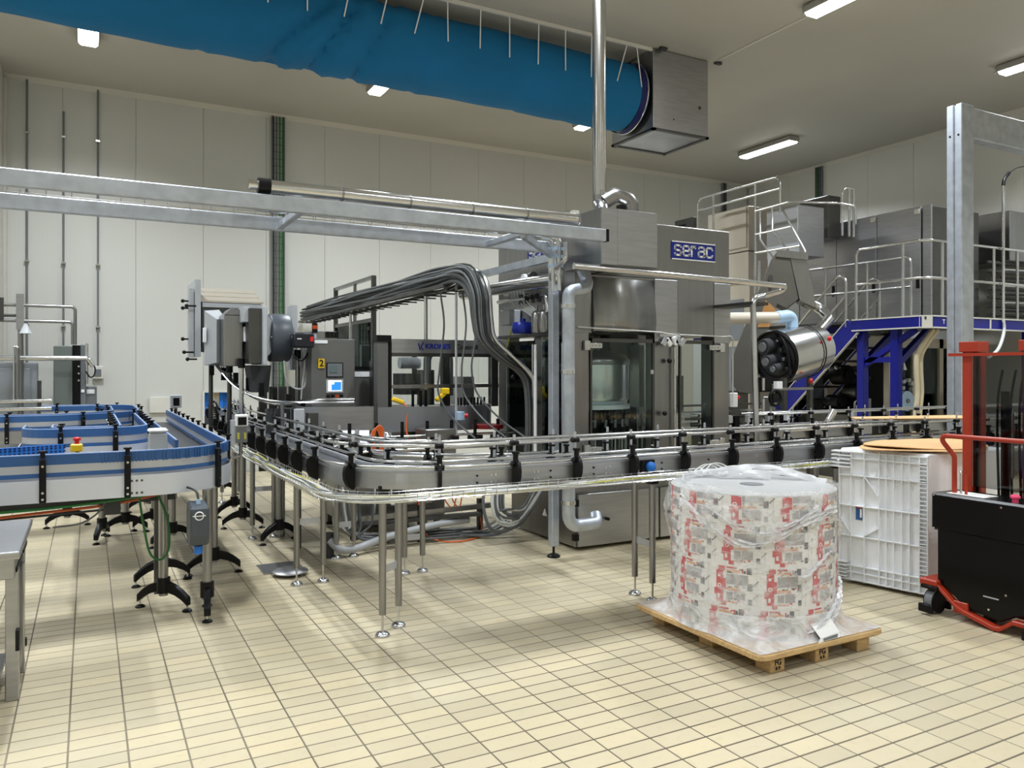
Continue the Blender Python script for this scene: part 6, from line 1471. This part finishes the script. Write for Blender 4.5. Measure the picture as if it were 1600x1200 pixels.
MB().cyl((6.2, 7.3, 2.30), (7.80, 7.3, 2.375), .072, 16).build('tube', 'glass_tube', cp)
MB().tube(fillet([(7.78, 7.3, 2.375), (7.98, 7.3, 2.40), (8.06, 7.3, 2.38), (8.08, 7.3, 2.18)], .08, 6), .078, 16).build('elbow', 'light_blue', cp)
el = thing('capper_column', 'grey lifting column with black handwheel in front of the blue stair', 'column', (7.15, 6.8, 0))
MB().box(7.09, 7.19, 6.75, 6.85, 0, 1.38).build('column', 'steel', el, bevel=.006)
mb = MB(); mb.tube([(7.13+.09*math.cos(2*PI*k/24), 6.70, 1.37+.09*math.sin(2*PI*k/24)) for k in range(24)], .018, 8, closed=True); mb.cyl((7.13, 6.68, 1.37), (7.13, 6.76, 1.37), .055, 14); mb.build('handwheel', 'black_plastic', el)
MB().box(6.95, 7.12, 6.74, 6.78, 1.44, 1.62).build('arm', 'black_plastic', el); MB().cyl((7.19, 6.8, 1.15), (7.32, 6.8, 1.15), .07, 14).build('gearbox', 'dark_grey', el)
bp_ = thing('bent_exhaust_pipe', 'bent polished pipe lying above the bottle conveyor in front of the stair', 'pipe', (6.1, 5.3, 1.1))
MB().tube(fillet([(5.76, 5.3, 1.0), (5.80, 5.3, 1.15), (6.32, 5.3, 1.155), (6.44, 5.3, 1.30)], [.05, .06], 8), .033, 14).build('pipe', 'steel_smooth', bp_)
MB().cyl((5.76, 5.3, 0), (5.76, 5.3, 1.02), .025, 10).build('stand', 'steel', bp_)
# bottling carousel parts seen between filler and stair
cr_ = thing('transfer_rails', 'bundle of chrome transfer rails and clamps between the filler and the stair', 'guide rails', (6.6, 6.7, .9))
for k in range(7): MB().bar((5.98, 6.55+.10*k, .86+.07*k), (7.6, 6.60+.10*k, .86+.07*k), .015, .025).build('rail', 'steel_smooth' if k % 2 else 'steel_dark', cr_)
for k in range(6): MB().box(6.05+.25*k, 6.12+.25*k, 6.5, 6.56, .8, 1.22-.03*(k % 3)).build('clamp', 'black_plastic', cr_)
for k in range(4): MB().box(6.15+.3*k, 6.22+.3*k, 6.45, 6.5, 1.12, 1.20).build('sensor', 'white_plastic' if k % 2 else 'light_grey', cr_)
for x in (6.1, 7.4): MB().cyl((x, 6.8, 0), (x, 6.8, .9), .024, 10).build('leg', 'steel', cr_)
MB().box(6.2, 7.3, 6.95, 7.1, .0, 1.0).build('bed', 'steel_dark', cr_)
# ------------------------------------------------------------------ tower of platforms and boxes behind the filler
tw = thing('hopper_cabinet', 'beige and steel hopper cabinet on top of the elevator behind the filler', 'cabinet', (10.1, 10.1, 0))
MB().box(9.72, 10.3, 9.72, 10.7, 3.70, 4.45).build('hopper', 'cream_steel', tw, bevel=.008)
MB().box(9.70, 9.72, 9.75, 10.66, 3.76, 4.43).build('front_panel', 'cream_steel', tw, bevel=.004)
MB().box(9.70, 10.35, 9.70, 10.75, 3.20, 3.68).build('skirt', 'cream_steel', tw, bevel=.008)
MB().box(9.75, 10.35, 9.72, 10.75, 0, 3.18).build('lower_cabinet', 'cream_steel', tw, bevel=.008)
MB().box(9.745, 9.755, 9.85, 10.25, 2.2, 2.9).build('inset_panel', 'mid_grey', tw)
MB().box(9.745, 9.755, 9.85, 10.25, 1.3, 2.1).build('inset_panel', 'mid_grey', tw)
MB().box(9.55, 9.70, 10.9, 11.4, 3.85, 4.45).build('motor_box', 'steel_dark', tw, bevel=.01); MB().box(9.53, 9.55, 11.1, 11.3, 4.0, 4.35).build('motor_opening', 'black_plastic', tw)
MB().box(9.8, 10.4, 8.75, 9.4, 3.5, 4.30).build('side_box', 'steel_plate', tw, bevel=.01)
MB().box(9.78, 9.8, 8.72, 9.35, 3.2, 3.7).build('chute_plate', 'steel_white', tw)
MB().box(10.8, 11.1, 9.0, 9.6, 3.9, 4.6).build('box', 'steel_dark', tw, bevel=.01)
MB().cyl((9.75, 9.5, 2.0), (9.75, 9.5, 3.5), .03, 8).build('drop_pipe', 'steel_smooth', tw)
trail = [fillet([(9.3, 10.49, 3.3), (9.3, 10.49, 4.66), (9.3, 8.64, 4.66), (9.3, 8.64, 4.1)], [.12, .12], 6), [(9.3, 10.49, 4.46), (9.3, 8.64, 4.47)], [(9.3, 10.1, 3.3), (9.3, 10.1, 4.66)], [(9.3, 9.15, 2.9), (9.3, 9.15, 4.66)]]
tube_thing('guard_railing', 'high tubular guard railing above the hopper behind the filler', 'railing', trail, .02, loc=(9.3, 9.6, 3.3))
trail = [fillet([(9.3, 9.15, 4.21), (9.3, 8.46, 4.23), (9.7, 7.9, 4.15), (10.0, 7.85, 4.12), (10.0, 7.85, 3.85)], [.08, .1, .06], 6), [(9.3, 9.15, 3.84), (9.3, 8.42, 3.85)], [(9.3, 9.15, 3.55), (9.3, 8.26, 3.54)],
         [(9.3, 8.64, 4.21), (9.3, 8.17, 3.45), (9.3, 8.17, 3.28)], [(9.3, 8.80, 4.2), (9.3, 8.80, 3.85), (9.3, 8.45, 3.45)], [(9.3, 9.05, 4.2), (9.3, 9.05, 3.75), (9.3, 8.72, 3.35)], fillet([(9.9, 8.0, 3.7), (9.9, 8.0, 4.42), (10.15, 8.0, 4.42), (10.15, 8.0, 3.7)], [.1, .02], 6), [(10.05, 8.0, 3.7), (10.05, 8.0, 4.42)]]
tube_thing('ladder_cage', 'sloping tubular ladder cage above the inclined elevator', 'ladder cage', trail, .018, loc=(9.3, 8.6, 3.3))
lc = thing('louvred_cabinet', 'beige cabinet with louvres seen through the right filler door', 'cabinet', (7.1, 8.8, 0))
MB().box(6.55, 7.60, 8.65, 9.1, 0, 2.15).build('body', 'cream_steel', lc, bevel=.01)
for r_ in range(4):
    for c_ in range(3): MB().box(6.90+c_*.14, 6.99+c_*.14, 8.64, 8.655, 1.80+r_*.05, 1.825+r_*.05).build('louvre', 'black_plastic', lc)
MB().box(6.88, 7.40, 8.64, 8.655, 1.10, 1.62).build('window', 'glass_dark', lc)
for z in (.9, .98, 1.06): MB().bar((6.5, 8.5, z), (7.6, 8.5, z), .02, .03).build('front_rail', 'steel_smooth', lc)
for x in (6.6, 7.55): MB().box(x-.02, x+.02, 8.49, 8.66, .88, 1.08).build('rail_bracket', 'steel_dark', lc)
# brown sheet stack and blue guard beside the stacker
cbx = thing('cardboard_sheet', 'flat brown cardboard sheet lying on a table behind the stacker', 'cardboard', (7.0, 4.5, 1.2))
MB().add([(6.35, 4.98, 1.235), (7.55, 4.45, 1.235), (7.75, 4.9, 1.235), (6.55, 5.2, 1.235), (6.35, 4.98, 1.243), (7.55, 4.45, 1.243), (7.75, 4.9, 1.243), (6.55, 5.2, 1.243)], [(3,2,1,0),(4,5,6,7),(0,1,5,4),(1,2,6,5),(2,3,7,6),(3,0,4,7)]).build('sheet', 'cardboard', cbx)
for x, y in ((6.65, 5.0), (7.1, 4.99), (7.35, 4.97)): MB().box(x-.02, x+.02, y-.02, y+.02, 0, 1.235).build('support', 'steel_dark', cbx)
gt = thing('grey_tray', 'grey plastic tray lying beside the cardboard discs', 'tray', (6.5, 4.3, 1.0))
MB().box(6.2, 7.0, 4.05, 4.45, .98, 1.03).build('tray', 'mid_grey', gt, bevel=.01); MB().box(6.5, 6.95, 4.1, 4.35, 1.03, 1.035).build('recess', 'black_plastic', gt)
MB().box(6.3, 6.36, 4.2, 4.26, 0, .98).build('leg', 'steel_dark', gt)
MB().box(6.84, 6.9, 4.2, 4.26, 0, .98).build('leg', 'steel_dark', gt)
# ------------------------------------------------------------------ steel work table at the left edge
tb = thing('work_table', 'stainless steel work table with folded edge at the left border', 'table', (-.8, 4.85, 0))
MB().box(-1.5, -.285, 4.40, 5.34, .80, .838).build('top', 'steel_plate', tb, bevel=.008, seg=2)
MB().box(-1.46, -.31, 4.44, 5.28, .70, .80).build('apron', 'steel_plate', tb, bevel=.004)
MB().box(-.311, -.303, 4.5, 4.85, .72, .74).build('slot', 'black_plastic', tb); MB().box(-.311, -.303, 4.95, 5.2, .72, .74).build('slot', 'black_plastic', tb)
for x, y in ((-.345, 4.80), (-.345, 5.22), (-1.4, 4.50), (-1.4, 5.20)): MB().box(x-.03, x+.03, y-.03, y+.03, 0, .70).build('leg', 'steel_plate', tb, bevel=.004)
MB().box(-.335, -.315, 4.86, 5.14, .12, .64).build('side_panel', 'steel_dark', tb, bevel=.006); MB().box(-.325, -.308, 5.06, 5.13, .12, .64).build('panel_edge', 'steel_smooth', tb)
MB().box(-1.4, -.40, 4.52, 5.18, .10, .13).build('lower_shelf', 'steel_plate', tb)
MB().box(-.32, -.303, 4.62, 4.68, .30, .40).build('catch', 'black_plastic', tb); MB().box(-.32, -.303, 5.15, 5.19, .16, .2).build('catch', 'black_plastic', tb)
# ------------------------------------------------------------------ machines against the back wall at left
g1 = thing('grey_cabinet', 'large grey electrical cabinet at the left edge before the back wall', 'cabinet', (-1.0, 12.75, 0))
MB().box(-1.6, -.62, 12.62, 12.94, 0, 1.80).build('body', 'grey_paint', g1, bevel=.012)
MB().box(-1.5, -.70, 12.605, 12.62, .2, 1.72).build('door', 'grey_paint', g1, bevel=.012)
MB().box(-.62, -.58, 12.66, 12.90, .1, 1.55).build('side_rail', 'dull_iron', g1)
g2 = thing('grey_green_cabinet', 'grey green cabinet with black side and small panel near the left conveyor end', 'cabinet', (-.2, 12.9, 0))
MB().box(-.43, -.20, 12.75, 13.2, 0, 2.04).build('body', 'grey_green', g2, bevel=.012)
MB().box(-.20, -.10, 12.78, 13.2, 0, 2.05).build('black_side', 'black_plastic', g2)
MB().box(-.10, -.03, 12.80, 13.2, 0, 2.06).build('frame', 'mid_grey', g2, bevel=.006)
MB().box(-.04, .0, 12.7, 12.8, 1.5, 2.08).build('pipe_guard', 'steel_smooth', g2, bevel=.01)
MB().box(-.04, .11, 12.82, 13.1, 0, 1.46).build('panel_box', 'mid_grey', g2, bevel=.006)
MB().box(-.02, .08, 12.81, 12.82, 1.36, 1.42).build('label_strip', 'white_plastic', g2); MB().box(-.09, -.05, 12.79, 12.80, 1.38, 1.42).build('label_strip', 'white_plastic', g2)
for k in range(4): MB().cyl((-.12, 12.77, 1.55+.1*k), (-.12, 12.75, 1.55+.1*k), .014, 8).build('knob', 'steel_smooth', g2)
MB().tube(smooth_path([(0, 12.72, 1.78), (.04, 12.7, 1.80), (.085, 12.7, 1.72), (.07, 12.7, 1.62), (.02, 12.7, 1.60), (-.03, 12.7, 1.68)], 6), .012, 6).build('hose', 'dark_cable', g2)
fp_ = thing('pipe_rack', 'rack of thin steel pipes on posts in front of the back wall at left', 'pipe rack', (-.8, 12.45, 0))
for z, x1 in ((2.57, -.16), (2.36, -.19)): MB().tube(fillet([(-3.0, 12.45, z), (x1, 12.45, z), (x1, 12.45, 2.05)], .05, 6), .022, 8).build('pipe', 'steel', fp_)
MB().cyl((-3.0, 12.45, 2.41), (-.78, 12.45, 2.43), .020, 8).build('pipe', 'steel_dark', fp_)
MB().tube(fillet([(-3.0, 12.40, 1.86), (.0, 12.40, 1.86), (.06, 12.40, 1.75)], .05, 6), .035, 10).build('pipe', 'steel_smooth', fp_)
MB().cyl((-.80, 12.45, 0), (-.80, 12.45, 2.50), .035, 10).build('post', 'steel', fp_)
MB().box(-.85, -.76, 12.40, 12.46, 2.24, 2.72).build('plate', 'steel_plate', fp_); MB().box(-1.06, -.99, 12.40, 12.46, 2.35, 2.66).build('plate', 'steel_dark', fp_)
mb = MB(); mb.lathe([(.02, 2.32), (.07, 2.20), (.08, 2.19), (0, 2.19)], (-.74, 12.40, 0), n=14); mb.build('lamp_cone', 'light_grey', fp_)
MB().cyl((-.80, 11.95, .9), (-.80, 11.95, 1.98), .022, 8).build('valve_post', 'steel', fp_); MB().tube(fillet([(-.80, 11.95, 1.9), (-.80, 11.95, 2.0), (-.84, 11.95, 2.0), (-.84, 11.95, 1.3)], .02, 4), .014, 8).build('valve_pipe', 'steel_smooth', fp_)
for z in (1.30, 1.20): MB().cyl((-2.2, 11.85, z), (-.42, 11.85, z), .025, 8).build('low_rail', 'steel_smooth', fp_)
wd_ = thing('wall_hatch', 'small grey plate on the back wall above the conveyor end', 'hatch', (1.05, 13.66, 1.1))
MB().box(.85, 1.22, 13.66, 13.695, 1.02, 1.27).build('plate', 'white_paint', wd_, bevel=.004)
# pale hose on the floor and drain pipe below the labelling machine
dh = thing('drain_hose', 'pale drain hose lying on the floor below the labelling machine', 'hose', (2.3, 7.2, 0))
MB().tube(smooth_path([(1.92, 7.05, .16), (2.0, 7.0, .08), (2.15, 7.02, .065), (2.5, 7.12, .12), (3.0, 7.2, .17), (3.4, 7.25, .18)], 6), .034, 12).build('hose', 'light_grey', dh)
MB().cyl((1.92, 7.08, .0), (1.92, 7.08, .22), .05, 12).build('floor_socket', 'dark_grey', dh)
fb = thing('floor_cables', 'tangle of grey and orange cables on the floor under the labelling machine', 'cables', (3.0, 7.3, 0))
rn = random.Random(9)
for k in range(10):
    y = 7.25+rn.uniform(-.1, .3); MB().tube(smooth_path([(2.05+.05*k, y+.1, .55), (2.1+.04*k, y+.05, .25), (2.3, y, .10), (2.8+.1*k, y+.05*math.sin(k), .05), (3.3, y+.04, .04), (3.6, y-.1, .04), (3.8, y-.2, .15)], 5), .011, 6).build('cable', 'grey_cable' if k % 3 else 'white_cable', fb)
for k in range(2): MB().tube(smooth_path([(3.2+.08*k, 7.35, .45), (3.18+.08*k, 7.33, .38), (3.25+.07*k, 7.3, .30), (3.3+.06*k, 7.32, .42)], 5), .007, 6).build('orange_lead', 'orange_cable', fb)
